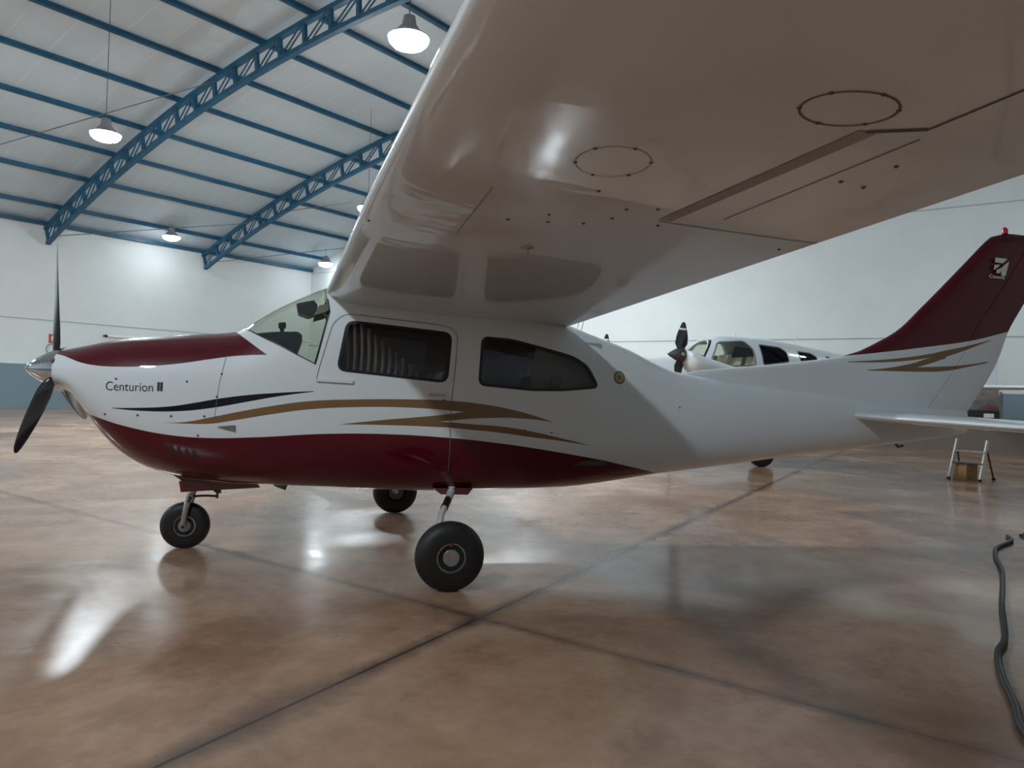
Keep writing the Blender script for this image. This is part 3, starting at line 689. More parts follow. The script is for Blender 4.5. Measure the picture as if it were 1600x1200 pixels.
for sg in (1, -1):
    wstrip('aileron_gap', [(2.14, 3.68*sg), (2.215, 4.65*sg)], .055, M['gapband'])
    wstrip('aileron_seam', [(2.125, 3.66*sg), (2.88, 3.60*sg)], .006, M['seamwing'])
    wstrip('aileron_seam', [(2.21, 4.65*sg), (2.34, 4.72*sg)], .016, M['seamwing'], .003)
    wstrip('aileron_seam', [(2.34, 4.72*sg), (2.37, 5.3*sg)], .008, M['seamwing'])
    wstrip('hinge_seam', [(2.33, 3.78*sg), (2.37, 4.66*sg)], .005, M['seamwing'])
    wstrip('panel_seam', [(1.45, 3.75*sg), (1.46, 3.05*sg)], .005, M['gapband'])
    # oval inspection plates with screws
    for cs, cv, rs, rv in ((2.078, 4.745, .12, .095), (1.715, 4.17, .11, .13)):
        wstrip('access_panel', [(cs+rs*math.cos(2*math.pi*k/32), (cv+rv*math.sin(2*math.pi*k/32))*sg) for k in range(33)], .006 if cs > 2 else .0035, M['seamwing'] if cs > 2 else M['gapband'])
        mb = MB()
        for k in range(6):
            a = 2*math.pi*k/6+.4; q = wlow(cs+rs*math.cos(a), (cv+rv*math.sin(a))*sg, 0); mb.lathe([(-.004, .004), (.0, .007)], q, (0, 0, 1), 8)
        mb.build('screw', M['seamwing'], wing)
    mb = MB(); random.seed(3)
    for cs, cv in ((2.42, 4.30), (2.47, 4.47), (2.52, 4.28), (1.95, 3.75), (1.78, 3.9), (1.72, 3.55), (1.88, 3.5), (1.95, 3.62), (1.6, 3.4), (1.75, 3.45), (2.05, 3.80), (2.15, 3.60), (2.8, 3.45), (1.10, 2.85)):
        mb.lathe([(-.005, .004), (0, .008)], wlow(cs, cv*sg, 0), (0, 0, 1), 8)
    mb.build('screw', M['seamwing'], wing)
    # tie-down ring / drain near the root
    mb = MB(); q = wlow(1.80, 3.0*sg, 0)
    mb.lathe([(-.03, .006), (-.012, .009), (-.006, .03), (.0, .035)], q, (0, 0, 1), 16); mb.build('fuel_drain', M['alu'], wing)
# vertical tail
FLE = [(4.05, 1.50), (4.44, 1.55), (4.98, 1.608), (5.50, 1.672), (5.843, 1.725), (6.065, 1.773), (6.366, 1.902), (6.594, 2.023), (6.902, 2.288), (7.536, 2.877), (7.70, 3.03), (7.78, 3.09), (7.88, 3.125), (8.0, 3.14)]
FTE = [(7.50, 1.20), (7.594, 1.325), (7.795, 1.601), (7.916, 1.808), (8.034, 2.095), (8.24, 2.412), (8.62, 3.05), (8.64, 3.09)]
def fle(w): return pchip([q[1] for q in FLE], [q[0] for q in FLE], w) if w > 1.50 else 4.05+(1.50-w)*6
def fte(w): return pchip([q[1] for q in FTE], [q[0] for q in FTE], w)
def fhinge(w): return fle_main(w)+.62*(fte(w)-fle_main(w))
def fle_main(w): return 6.05+(w-1.3)*.93
def fin_part(name, lo, hi, w0, w1, nrow=36, ncol=26, taper=True):
    V = []
    for i in range(nrow+1):
        w = w0+(w1-w0)*i/nrow; a, b = lo(w), hi(w); L0, L1 = fle(w), fte(w)
        top = max(0, (w-3.02)/.12); tk = (.075-.022*(w-1.3)/1.8)*math.sqrt(max(.0, 1-min(1, top)**2))+.002
        row = []
        for k in range(ncol+1):
            x = a+(b-a)*((1-math.cos(math.pi*k/ncol))/2); 
            d1 = max(0, x-L0); d2 = max(0, L1-x)
            t = tk*min(1, math.sqrt(max(0, 1-(1-min(1, d1/.35))**2)))*min(1, d2/.9)**.8+.0015
            if w < 1.85 and x < 6.1: t *= .55+.45*min(1, max(0, (x-4.0)/2.1))
            row.append((x, t, w))
        V += [A(x, t, w_) for x, t, w_ in row]+[A(x, -t, w_) for x, t, w_ in reversed(row)]
    m = 2*(ncol+1); Fc = [(i*m+k, i*m+(k+1) % m, (i+1)*m+(k+1) % m, (i+1)*m+k) for i in range(nrow) for k in range(m)]
    Fc += [tuple(range(m)), tuple(nrow*m+k for k in range(m))]
    return me_obj(name, V, Fc, M['livery'], plane, True, 50)
fin = fin_part('tail_fin', fle, lambda w: fhinge(w)-.004, 1.22, 3.135); fin['label'] = 'swept tail fin, maroon above and white with gold stripes below'
rud = fin_part('rudder', lambda w: fhinge(w)+.004, fte, 1.22, 3.09)
mb = MB(); mb.lathe([(0, .03), (.02, .032), (.05, .026), (.068, .008)], A(7.95, 0, 3.135), (0, 0, 1), 20); mb.build('beacon', M['red'], plane)
# fin emblem: white frame with a stylised aircraft and the maker's word beneath
em = empty('fin_emblem', (0, 0, 0)); em.parent = plane
for sd in (1, -1):
    mb = MB()
    for P in ([(7.751, 2.853), (7.911, 2.850), (7.849, 2.799), (7.746, 2.803)], [(7.742, 2.776), (7.818, 2.782), (7.797, 2.761), (7.734, 2.72)],
              [(7.862, 2.775), (7.937, 2.828), (7.890, 2.667), (7.84, 2.667), (7.825, 2.74)], [(7.772, 2.725), (7.842, 2.757), (7.82, 2.70), (7.80, 2.69), (7.768, 2.69)]):
        mb.add([A(x, .076*sd, w) for x, w in P], [tuple(range(len(P)))])
    mb.build('emblem_mark', M['signwhite'], em, False)
    me = text_mesh('Cessna', 1.0, .02); xs_ = [v.co.x for v in me.vertices]; a_, b_ = min(xs_), max(xs_)
    for v in me.vertices:
        u = (v.co.x-a_)/(b_-a_); x = 7.675+u*.205 if sd > 0 else 7.88-u*.205; v.co = A(x, .077*sd, 2.636+v.co.y/.7*.036)
    fin_obj('emblem_text', me, M['signwhite'], em, False)
# horizontal tail
def stab_pt(v, x, up, part):
    a = abs(v); sL = 5.955+.10*a; sT = 7.12-.03*a; w = 1.166-.012*a; c = sT-sL; yc, yt = naca(x, .10, 0.0)
    f = 1 if a < 1.92 else math.sqrt(max(.02, 1-((a-1.92)/.1)**2))
    return A(sL+x*c, v, w+(yt if up else -yt)*c*f)
def stab(name, x0, x1):
    vs = [-2.02, -2.0, -1.97, -1.92]+[-1.92+3.84*k/24 for k in range(1, 24)]+[1.92, 1.97, 2.0, 2.02]; V = []
    xq = [x0+(x1-x0)*(1-math.cos(math.pi*k/18))/2 for k in range(19)]
    for v in vs: V += [stab_pt(v, x, True, 0) for x in reversed(xq)]+[stab_pt(v, x, False, 0) for x in xq]
    n = 2*len(xq); Fc = [(i*n+k, i*n+(k+1) % n, (i+1)*n+(k+1) % n, (i+1)*n+k) for i in range(len(vs)-1) for k in range(n)]
    Fc += [tuple(range(n)), tuple((len(vs)-1)*n+k for k in range(n))]
    return me_obj(name, V, Fc, M['white'], plane, True, 40)
stab('horizontal_stabilizer', 0.0, .60); stab('elevator', .61, 1.0)
mb = MB(); mb.tube([A(6.62, 0, .90), A(6.66, 0, .86), A(6.72, 0, .87)], .014, 8); mb.build('tie_down_ring', M['steel'], plane)
# landing gear
def wheel(name, s, v, r, wid, side, rim=.45, lab=None):
    w = empty(name, A(s, v, r-.006)); w.parent = plane
    mb = MB(); pr = []; R0 = r*rim
    for k in range(21):
        a = -math.pi/2+math.pi*k/20+0; pr.append((wid/2*math.sin(a)*(1.0), R0+(r-R0)*abs(math.cos(a))**.55))
    pr = [(-wid*.36, R0)]+[(x, max(R0, q)) for x, q in pr]+[(wid*.36, R0)]
    mb.lathe(pr, (0, 0, 0), (0, 1, 0), 56)
    for i, q in enumerate(mb.v):          # tyre squats where it carries the load
        if q.z < -(r-.012): q.z = -(r-.012)+(q.z+(r-.012))*.15
    mb.build('tyre', M['rubber'], w)
    sd = -1 if side > 0 else 1         # outer face direction in local y
    mb = MB(); d = wid*.36
    mb.lathe([(-d*.9, R0*.98), (d*.62, R0*.98), (d*1.02, R0*.97), (d*1.04, R0*.86), (d*.70, R0*.80), (d*.66, R0*.62), (d*.95, R0*.58), (d*1.05, R0*.52), (d*1.06, R0*.05)], (0, 0, 0), (0, sd, 0), 40)
    mb.build('rim', M['alu'], w)
    mb = MB()
    for k in range(6):
        a = 2*math.pi*k/6; mb.lathe([(d*.6, .007), (d*.8, .007)], (R0*.70*math.cos(a), 0, R0*.70*math.sin(a)), (0, sd, 0), 8)
    mb.build('wheel_bolt', M['steel'], w)
    return w, d, sd
w_, d_, sd_ = wheel('main_wheel', 1.79, 1.493, .2265, .165, 1, .44)
mb = MB(); mb.bar((-.004, -d_*1.1, .078), (.0, -d_*1.15, .108), .022, .012); mb.build('red_mark', M['redpaint'], w_)
wheel('main_wheel', 1.79, -1.493, .2265, .165, -1, .44)
wheel('nose_wheel', 0, 0, .182, .13, 1, .46)
for sd in (1, -1):
    lg = empty('main_gear_leg', (0, 0, 0)); lg.parent = plane
    P = [(2.03, .30, .52), (2.0, .40, .475), (1.965, .52, .452), (1.875, .80, .415), (1.83, .93, .385), (1.80, 1.06, .355), (1.765, 1.22, .32), (1.765, 1.34, .26), (1.79, 1.40, .225)]
    mb = MB(); mb.tube([A(s, v*sd, w) for s, v, w in P], [.034, .033, .031, .024, .024, .024, .024, .026, .03], 16); mb.build('gear_tube', M['white'], lg)
    mb = MB(); mb.tube([A(s, v*sd, w) for s, v, w in ((1.955, .55, .449), (1.92, .66, .433), (1.875, .80, .415))], .029, 16); mb.build('step_pad', M['blackplastic'], lg)
    mb = MB(); mb.lathe([(-.03, .07), (.0, .075), (.02, .06)], A(1.79, 1.405*sd, .2225), (0, 1, 0), 24); mb.build('brake_disc', M['steel'], lg)
    mb = MB(); mb.prism([(1.86, .50), (2.18, .50), (2.14, .445), (1.92, .45)], lambda x, w: A(x, .22*sd, w), lambda x, w: A(x, .40*sd, w+.01)); mb.build('gear_well_fairing', M['maroon'], lg, False)
ng = empty('nose_gear_leg', (0, 0, 0)); ng.parent = plane
mb = MB(); mb.tube([A(.075, 0, .60), A(.05, 0, .44), A(.035, 0, .39)], [.026, .026, .024], 16); mb.tube([A(.04, 0, .41), A(.022, 0, .36)], [.034, .034], 16); mb.build('strut', M['alu'], ng)
for sd in (1, -1):
    mb = MB(); mb.tube([A(.03, .02*sd, .385), A(.02, .083*sd, .355), A(.004, .088*sd, .27), A(-.005, .088*sd, .182)], [.022, .022, .020, .024], 12); mb.build('fork_arm', M['alu'], ng)
    mb = MB(); mb.lathe([(0, .014), (.012, .012)], A(-.005, .10*sd, .18), (0, -sd, 0), 14); mb.build('axle_nut', M['blackplastic'], ng)
mb = MB(); mb.tube([A(.05, .02, .40), A(.14, .02, .405), A(.225, .02, .40)], .009, 8); mb.tube([A(.225, .02, .385), A(.228, .02, .45)], .010, 8); mb.tube([A(.225, .02, .43), A(.15, .02, .49)], .010, 8)
mb.bar(A(.22, -.02, .437), A(.25, -.02, .437), .05, .035); mb.build('steering_link', M['steel'], ng, False)
# interior
mb = MB(); mb.prism(rounded([(.43, 1.60), (.44, 1.655), (.62, 1.682), (.79, 1.692), (.825, 1.665), (.80, 1.58), (.76, 1.50), (.55, 1.40)], .015), lambda x, w: A(x, -.40, w), lambda x, w: A(x, .36, w)); mb.build('glareshield', M['dash'], plane)
mb = MB(); mb.prism([(.74, 1.10), (.77, 1.52), (.80, 1.52), (.80, 1.10)], lambda x, w: A(x, -.50, w), lambda x, w: A(x, .50, w)); mb.build('instrument_panel', M['blackplastic'], plane, False)
mb = MB(); mb.tube([A(.67, .08, 1.68), A(.665, .08, 1.73)], .016, 10); mb.prism(rounded([(.64, 1.725), (.695, 1.73), (.695, 1.775), (.64, 1.77)], .012), lambda x, w: A(x, .02, w), lambda x, w: A(x, .14, w)); mb.build('compass', M['blackplastic'], plane)
mb = MB()
mb.prism(rounded([(.77, 1.905), (.785, 1.84), (.86, 1.815), (.90, 1.83), (.93, 1.90), (.90, 1.94)], .01), lambda x, w: A(x, .02, w), lambda x, w: A(x, .34, w)); mb.build('sun_visor', M['dash'], plane)
mb = MB(); mb.prism(rounded([(.90, 1.82), (1.0, 1.855), (1.03, 1.92), (.94, 1.90)], .01), lambda x, w: A(x, -.3, w), lambda x, w: A(x, .38, w)); mb.build('overhead_console', M['innerlight'], plane)
mb = MB(); mb.tube([A(.85, .2, 1.95), A(.93, .24, 1.88), A(1.02, .3, 1.82)], .012, 8); mb.build('headliner_tube', M['signwhite'], plane)
for sd in (.26, -.26):
    mb = MB()
    mb.tube([A(.80, sd, 1.36), A(.90, sd, 1.36)], .013, 8)
    mb.tube([A(.905, sd-.13, 1.45), A(.91, sd-.14, 1.40), A(.91, sd-.06, 1.35), A(.91, sd+.06, 1.35), A(.91, sd+.14, 1.40), A(.905, sd+.13, 1.45)], .012, 8); mb.build('control_yoke', M['blackplastic'], plane)
    for x0 in (1.35, 2.25):
        st = empty('seat', (0, 0, 0)); st.parent = plane
        mb = MB(); mb.prism(rounded([(x0, .80), (x0+.45, .78), (x0+.45, .92), (x0, .95)], .05), lambda x, w: A(x, sd-.21, w), lambda x, w: A(x, sd+.21, w)); mb.build('cushion', M['seat'], st)
        mb = MB(); mb.prism(rounded([(x0+.40, .85), (x0+.50, .85), (x0+.64, 1.42), (x0+.55, 1.44)], .04), lambda x, w: A(x, sd-.20, w), lambda x, w: A(x, sd+.20, w)); mb.build('backrest', M['seat'], st)
def curtain(name, x_top, x_bot, w0, w1, v0, folds, depth, m):
    # x_top/x_bot: (front, rear) at the top and at the sill; gathered folds run up and down
    V = []; nx = folds*8; nz = 14
    for j in range(nz+1):
        t = j/nz; w = w0+(w1-w0)*t; a = x_bot[0]+(x_top[0]-x_bot[0])*t; b = x_bot[1]+(x_top[1]-x_bot[1])*t
        for i in range(nx+1):
            u = i/nx; x = a+(x_bot[1]-x_bot[0])*u*(1.0)*((b-a)/(x_bot[1]-x_bot[0]))
            V.append(A(x+.004*math.sin(9*t+u*7), v0(x)+depth*math.sin(2*math.pi*folds*u), w))
    me_obj(name, V, [(j*(nx+1)+i, j*(nx+1)+i+1, (j+1)*(nx+1)+i+1, (j+1)*(nx+1)+i) for j in range(nz) for i in range(nx)], m, plane)
# pleated curtain caught back at the door window: narrow at the head, spread at the sill
for k in range(11):
    xa = 1.150+.052*k; top = 1.770-max(0, (k-2.2))*.043
    if top < 1.42: continue
    V = []
    for j in range(9):
        w = 1.375+(top-1.375)*j/8; dx = .012*math.sin(3*j/8+.4)+.004*k*j/8/2
        for q in range(7):
            a = math.pi*q/6; V.append(A(xa+dx+.013*-math.cos(a), .455+.022*math.sin(a), w))
    me_obj('curtain_pleat', V, [(j*7+q, j*7+q+1, (j+1)*7+q+1, (j+1)*7+q) for j in range(8) for q in range(6)], M['curtainbeige'], plane)
curtain('rear_window_curtain', (2.66, 3.25), (2.60, 3.25), 1.29, 1.72, lambda x: .455-(x-2.6)*.12, 3, .003, M['curtain'])
mb = MB(); mb.prism([(.80, .74), (3.3, .74), (3.3, .70), (.80, .70)], lambda x, w: A(x, -.46, w), lambda x, w: A(x, .46, w)); mb.build('cabin_floor', M['inner'], plane, False)
mb = MB()
for v in (-.12, .0): mb.tube([A(3.2, v, 1.82), A(3.24, v, 2.0)], .004, 6)
mb.build('roof_antenna', M['white'], plane)
# ================================================================== TWIN BEHIND
TV = -8.0
TT = [(4.9, 1.60, 1.35, .10, 1.46, 2.2, 2.2), (5.3, 1.80, 1.15, .30, 1.45, 2.2, 2.2), (6.0, 1.95, .95, .45, 1.42, 2.3, 2.3), (7.0, 2.02, .82, .55, 1.40, 2.4, 2.4), (8.0, 2.08, .75, .62, 1.40, 2.5, 2.5),
 (8.30, 2.11, .74, .63, 1.40, 2.5, 2.5), (8.75, 2.37, .73, .64, 1.40, 2.6, 2.6), (9.10, 2.54, .73, .65, 1.42, 2.9, 2.8), (9.4, 2.585, .73, .66, 1.42, 3, 2.8), (10.1, 2.58, .74, .66, 1.42, 3, 2.8), (11.06, 2.50, .78, .63, 1.42, 2.8, 2.7),
 (12.2, 2.36, .86, .54, 1.42, 2.6, 2.5), (13.5, 2.18, 1.0, .40, 1.45, 2.4, 2.4), (15.0, 1.98, 1.22, .25, 1.5, 2.2, 2.2), (16.4, 1.80, 1.42, .10, 1.58, 2.1, 2.1), (17.0, 1.74, 1.52, .03, 1.62, 2, 2)]
th = Hull(TT, TV)
twin = empty('twin_airplane', NOSE, PSI)
tag(twin, 'white twin-propeller airplane with dark cabin windows parked behind the maroon one', 'airplane')
W1 = rounded([(8.80, 1.915), (9.08, 2.42), (9.69, 2.475), (9.86, 2.30), (9.88, 1.955)], .07)
W2 = rounded([(10.02, 2.415), (10.53, 2.375), (10.67, 2.28), (10.70, 2.075), (10.06, 1.98)], .05)
W3 = rounded([(10.98, 2.315), (11.32, 2.29), (11.46, 2.21), (11.455, 2.15), (11.01, 2.10)], .03)
W4 = rounded([(11.72, 2.245), (11.90, 2.22), (11.75, 2.19)], .02)
TWS = [(8.26, 2.10), (8.66, 1.99), (8.98, 2.46), (9.0, 2.8), (8.2, 2.8)]
sh = th.shell(0, .03, 110, 64)
for poly in (W1, W2, W3, W4, TWS): sh = boolean(sh, cutter(poly, TV-1, TV+1), 'DIFFERENCE')
fin_obj('fuselage', sh, M['white'], twin, True, 30)
for poly, m, nm in ((W1, M['glass'], 'side_window_pane'), (W2, M['tintdark'], 'side_window_pane'), (W3, M['tintdark'], 'side_window_pane'), (W4, M['tintdark'], 'side_window_pane'), (TWS, M['glass'], 'windshield')):
    for a_, b_ in (((TV, TV+1), (TV-1, TV)) if nm != 'windshield' else ((TV-1, TV+1),)):
        s2 = th.shell(.005, .010, 60, 48, 8.0, 12.4); fin_obj(nm, boolean(s2, cutter(poly, a_, b_), 'INTERSECT'), m, twin, True, 30)
for sd in (1, -1): strips('window_frame', th, [W1, W2, W3], .025, M['seam'], twin, sd, .003, True)
strips('windshield_post', th, [[(8.26, 2.11), (8.66, 1.99), (9.0, 2.48)]], .035, M['blackplastic'], twin, 1, .002)
mb = MB(); mb.prism([(8.35, 1.7), (8.35, 2.08), (8.75, 2.14), (8.8, 1.75)], lambda x, w: A(x, TV-.5, w), lambda x, w: A(x, TV+.45, w)); mb.build('glareshield', M['dash'], twin, False)
for x0, sd in ((9.05, .28), (9.05, -.28), (9.75, .28), (9.75, -.28)):
    mb = MB(); mb.prism(rounded([(x0+.12, 1.55), (x0+.27, 1.55), (x0+.36, 2.16), (x0+.26, 2.18)], .05), lambda x, w: A(x, TV+sd-.2, w), lambda x, w: A(x, TV+sd+.2, w)); mb.build('seat', M['beige'], twin)
# low wing and nacelles
V = []
for v in [TV-5.6, TV-5.4]+[TV-5.2+10.4*k/16 for k in range(17)]+[TV+5.4, TV+5.6]:
    a = abs(v-TV); sL = 8.5+.10*a; c = 1.9-.15*a; w0 = 1.02+.08*a; f = 1 if a < 5.3 else .35
    V += [A(sL+x*c, v, w0+(naca(x, .14)[0]+naca(x, .14)[1]*f)*c) for x in reversed(xs)]+[A(sL+x*c, v, w0+(naca(x, .14)[0]-naca(x, .14)[1]*f)*c) for x in xs[1:-1]]
nv = 21; Fc = [(i*nn+k, i*nn+(k+1) % nn, (i+1)*nn+(k+1) % nn, (i+1)*nn+k) for i in range(nv-1) for k in range(nn)]+[tuple(range(nn)), tuple((nv-1)*nn+k for k in range(nn))]
me_obj('wing', V, Fc, M['white'], twin, True, 40)
for vn in (TV+1.8, TV-1.8):
    nh = Hull([(7.56, 2.13, 1.92, .12, 2.04, 2, 2), (7.62, 2.13, 1.80, .25, 1.98, 2.3, 2.2), (7.9, 2.04, 1.62, .33, 1.84, 2.4, 2.3), (8.6, 1.86, 1.35, .36, 1.72, 2.4, 2.4), (9.6, 1.72, 1.12, .32, 1.42, 2.3, 2.3), (10.6, 1.42, 1.10, .18, 1.26, 2.2, 2.2), (11.1, 1.30, 1.16, .05, 1.22, 2, 2)], vn)
    me_obj('engine_nacelle', *nh.grid(0, 50, 40), M['white'], twin, True, 40)
    HB = A(7.50, vn, 2.045)
    mb = MB(); mb.lathe([(-.26, .004), (-.2, .045), (-.1, .10), (.0, .135), (.05, .14)], HB, (1, 0, 0), 28); mb.build('spinner', M['steel'], twin)
    for ang in (math.radians(10), math.radians(190)):
        er = Vector((0, -math.sin(ang), math.cos(ang))); et = Vector((0, -math.cos(ang), -math.sin(ang))); ax = Vector((1, 0, 0))
        def bl(st, name, m):
            V = []; n = 14
            for r, ch, thk, tw in st:
                a = math.radians(tw); cd = et*math.cos(a)+ax*math.sin(a); td = ax*math.cos(a)-et*math.sin(a)
                for k in range(n): V.append(HB+er*r+cd*(ch/2*math.cos(2*math.pi*k/n))+td*(thk/2*math.sin(2*math.pi*k/n)))
            Fc = [(i*n+k, i*n+(k+1) % n, (i+1)*n+(k+1) % n, (i+1)*n+k) for i in range(len(st)-1) for k in range(n)]+[tuple(range(n)), tuple((len(st)-1)*n+k for k in range(n))]
            return me_obj(name, V, Fc, m, twin)
        b0 = bl([(.08, .10, .05, 80), (.2, .23, .03, 74), (.33, .21, .02, 66), (.44, .16, .015, 60), (.575, .07, .008, 55), (.60, .03, .006, 55)], 'propeller_blade', M['prop'])
        b1 = bl([(.455, .142, .017, 60), (.49, .128, .016, 59)], 'tip_band', M['signwhite']); b1.parent = b0
    mb = MB(); mb.lathe([(0, .035), (.02, .03)], HB+A(0, .135, 0), (0, -1, 0), 16); mb.build('hub_bolt', M['beige'], twin)
    mb = MB(); mb.tube([A(9.2, vn, 1.3), A(9.2, vn, .3)], .04, 12); mb.build('gear_leg', M['white'], twin)
    mb = MB(); mb.lathe([(-.08, .14), (-.08, .22), (-.05, .25), (.05, .25), (.08, .22), (.08, .14)], A(9.2, vn+.12, .25), (0, 1, 0), 32); mb.build('tyre', M['rubber'], twin)
mb = MB(); mb.tube([A(5.7, TV, 1.1), A(5.7, TV, .3)], .035, 12); mb.build('gear_leg', M['white'], twin)
mb = MB(); mb.lathe([(-.07, .12), (-.07, .18), (-.04, .21), (.04, .21), (.07, .18), (.07, .12)], A(5.7, TV, .21), (0, 1, 0), 32); mb.build('tyre', M['rubber'], twin)
# twin tail
mb = MB(); mb.prism([(14.0, 2.05), (15.6, 2.25), (16.2, 2.9), (16.9, 2.9), (16.9, 1.6), (15.5, 1.7)], lambda x, w: A(x, TV-.05, w), lambda x, w: A(x, TV+.05, w)); mb.build('tail_fin', M['white'], twin, False)
V = []
for v in [TV-2.4+4.8*k/12 for k in range(13)]:
    a = abs(v-TV); sL = 15.6+.25*a; c = 1.35-.2*a; V += [A(sL+x*c, v, 1.72+naca(x, .1, 0)[1]*c) for x in reversed(xs)]+[A(sL+x*c, v, 1.72-naca(x, .1, 0)[1]*c) for x in xs[1:-1]]
Fc = [(i*nn+k, i*nn+(k+1) % nn, (i+1)*nn+(k+1) % nn, (i+1)*nn+k) for i in range(12) for k in range(nn)]+[tuple(range(nn)), tuple(12*nn+k for k in range(nn))]
me_obj('horizontal_stabilizer', V, Fc, M['white'], twin, True, 40)
mb = MB(); mb.tube([A(11.19, TV, 2.45), A(11.39, TV, 2.82)], [.012, .006], 8); mb.build('antenna', M['signwhite'], twin)
mb = MB(); mb.tube([A(9.72, TV, 2.55), A(9.74, TV, 2.66)], .02, 8); mb.build('beacon', M['white'], twin)
# ================================================================== LOOSE THINGS
# stepladder
ld = empty('stepladder', AW(11.95, -4.1, 0), PSI)
def Lp(s, v, w): return A(s-11.95, v+4.1, w)
fr = [((11.74, -4.28, 0.02), (11.90, -4.28, .70)), ((11.96, -3.86, .02), (12.10, -3.86, .70))]
for P, Q in fr:
    mb = MB(); mb.bar(Lp(*P), Lp(*Q), .028, .05); mb.build('front_rail', M['signwhite'], ld, False)
for P, Q in (((12.25, -4.52, .02), (11.93, -4.30, .52)), ((12.50, -4.08, .02), (12.12, -3.88, .52))):
    mb = MB(); mb.bar(Lp(*P), Lp(*Q), .022, .03); mb.build('rear_leg', M['steel'], ld, False)
for k, w in enumerate((.30, .50)):
    u = w/.70; mb = MB(); mb.bar(Lp(11.74+.16*u, -4.28, w), Lp(11.96+.14*u, -3.86, w), .09, .022); mb.build('step', M['steel'] if k == 0 else M['alu'], ld, False)
for P in ((11.735, -4.28), (11.955, -3.86), (12.25, -4.52), (12.50, -4.08)):
    mb = MB(); mb.lathe([(0, .03), (.04, .028)], Lp(P[0], P[1], 0), (0, 0, 1), 12); mb.build('rubber_foot', M['rubber'], ld)
tag(ld, 'small white stepladder standing on the floor below the tailplane', 'stepladder')
bx = empty('cardboard_box', AW(12.02, -4.22, 0), PSI)
mb = MB(); mb.prism([(-.14, .0), (.10, .0), (.10, .27), (-.14, .27)], lambda x, w: A(x, -.12, w), lambda x, w: A(x, .16, w)); mb.build('box_body', M['wood'], bx, False)
mb = MB(); mb.prism([(-.15, .272), (.11, .272), (.11, .285), (-.15, .285)], lambda x, w: A(x, -.13, w), lambda x, w: A(x, .17, w)); mb.build('box_lid', M['steel'], bx, False)
tag(bx, 'brown box standing between the legs of the stepladder', 'box')
# black hose
def cr_spline(P, n=10):
    out = []
    for i in range(len(P)-1):
        p0, p1, p2, p3 = P[max(i-1, 0)], P[i], P[i+1], P[min(i+2, len(P)-1)]
        for k in range(n):
            t = k/n; out.append(.5*((2*p1)+(p2-p0)*t+(2*p0-5*p1+4*p2-p3)*t*t+(3*p1-p0-3*p2+p3)*t**3))
    return out+[P[-1]]
def floor_px(px, py, w=.0):
    d = _fw+_r2*((px-800)/F_PX)-_u2*((py-600)/F_PX); t = (w-CAM_H)/d.z; return Vector((0, 0, CAM_H))+d*t
hose_pts = [AW(s, v, .018) for s, v in ((7.62, .42), (7.44, .62), (7.0, .86), (6.666, 1.132), (6.2, 1.60), (5.72, 2.03), (5.255, 2.432), (4.679, 2.957), (4.40, 3.16), (4.13, 3.418), (3.86, 3.72), (3.658, 3.932), (3.52, 4.2), (3.5, 4.6))]
mb = MB(); mb.tube(cr_spline(hose_pts), .0175, 12)
o = mb.build('hose', M['hose']); tag(o, 'thick black hose snaking over the floor at the right edge', 'hose')
lp = [AW(s, v, .012) for s, v in ((7.80, .42), (7.86, .62), (8.1, .85), (8.4, .85), (8.55, .6), (8.4, .36), (8.05, .30), (7.85, .36))]
mb = MB(); mb.tube(cr_spline(lp), .010, 10)
o = mb.build('cable_loop', M['hose']); tag(o, 'thin black cable loop lying beyond the upper end of the hose', 'cable')
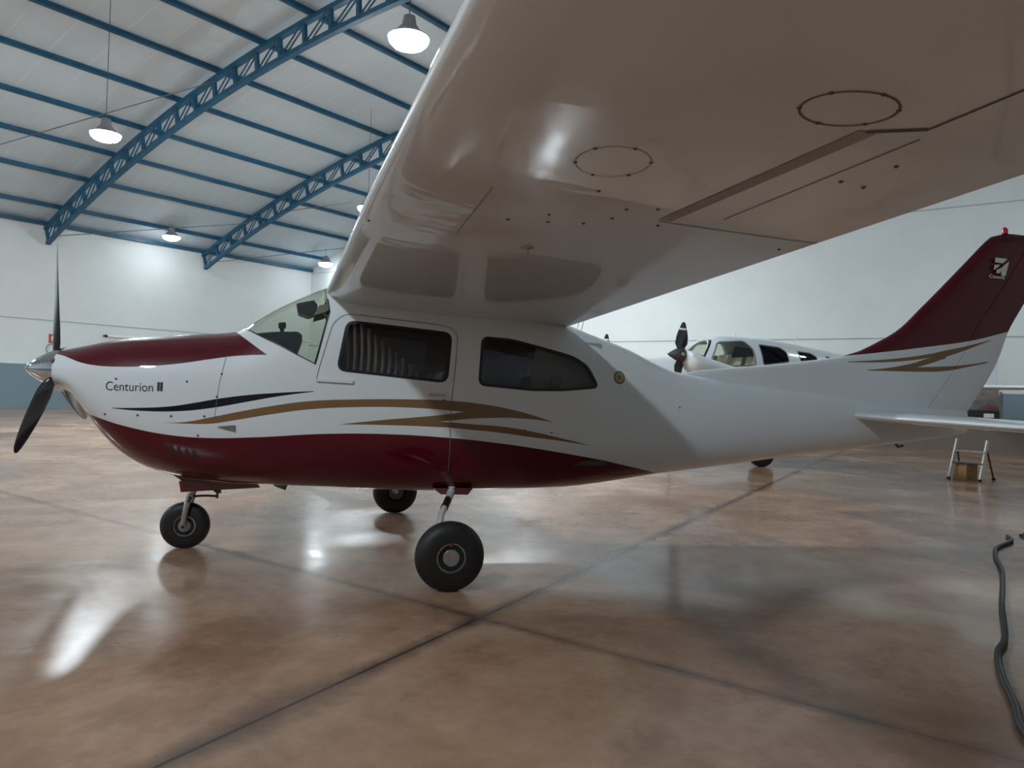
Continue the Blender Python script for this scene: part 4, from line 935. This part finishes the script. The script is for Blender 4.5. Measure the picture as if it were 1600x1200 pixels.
# pipe fixed along the far wall, seen above the nose
pt = empty('wall_pipe', HG(13.93, .08, 2.865))
def Tp(p, g, w): return HG(p, g, w)-pt.location
mb = MB(); mb.tube([Tp(13.95, .09, 2.865), Tp(19.5, .09, 2.865)], .045, 14); mb.build('tube', M['signwhite'], pt)
mb = MB(); mb.tube([Tp(13.80, .09, 2.865), Tp(13.95, .09, 2.865)], [.025, .065], 12); mb.build('end_cap', M['blackplastic'], pt)
for p in (14.6, 16.4, 18.2):
    mb = MB(); mb.bar(Tp(p, .0, 2.865), Tp(p, .09, 2.865), .03, .05); mb.build('bracket', M['steel'], pt, False)
tag(pt, 'slender white pipe with a dark tip on the far wall, above the maroon nose', 'pipe')
# picture board on the back wall behind the tail
def ongable(px, py):
    d = _fw+_r2*((px-800)/F_PX)-_u2*((py-600)/F_PX); t = C0/(d.x*PV.x+d.y*PV.y); P = Vector((0, 0, CAM_H))+d*t
    return (P.x*GV.x+P.y*GV.y)+N0, P.z
ga, wa = ongable(1512, 611); gb, wb_ = ongable(1564, 657)
board = empty('picture_board', HG(P1-.01, (ga+gb)/2, wb_))
def Bp(g, w, d): return HG(P1-d, g, w)-board.location
def rect(mb, g0, g1, w0, w1, d0, d1): mb.prism([(g0, w0), (g1, w0), (g1, w1), (g0, w1)], lambda g, w: Bp(g, w, d0), lambda g, w: Bp(g, w, d1))
W = gb-ga; H_ = wa-wb_
mb = MB(); rect(mb, ga, gb, wb_, wa, .003, .02); mb.build('panel', mat('board_grey', (.13, .125, .12), .5, var=(9, .3)), board, False)
mb = MB(); rect(mb, ga+.03*W, gb-.05*W, wb_+.03*H_, wb_+.33*H_, .02, .026); mb.build('dark_shape', M['blackplastic'], board, False)
mb = MB(); mb.prism([(ga+.3*W, wb_+.34*H_), (gb-.05*W, wb_+.34*H_), (gb-.08*W, wb_+.46*H_), (ga+.62*W, wb_+.56*H_), (ga+.42*W, wb_+.45*H_)], lambda g, w: Bp(g, w, .02), lambda g, w: Bp(g, w, .028)); mb.build('red_shape', M['maroon'], board, False)
mb = MB(); rect(mb, ga+.5*W, ga+.8*W, wb_+.08*H_, wb_+.22*H_, .026, .03); mb.build('white_patch', M['signwhite'], board, False)
tag(board, 'small dark picture board on the back wall seen behind the rudder', 'board')
bpy.context.view_layer.update()
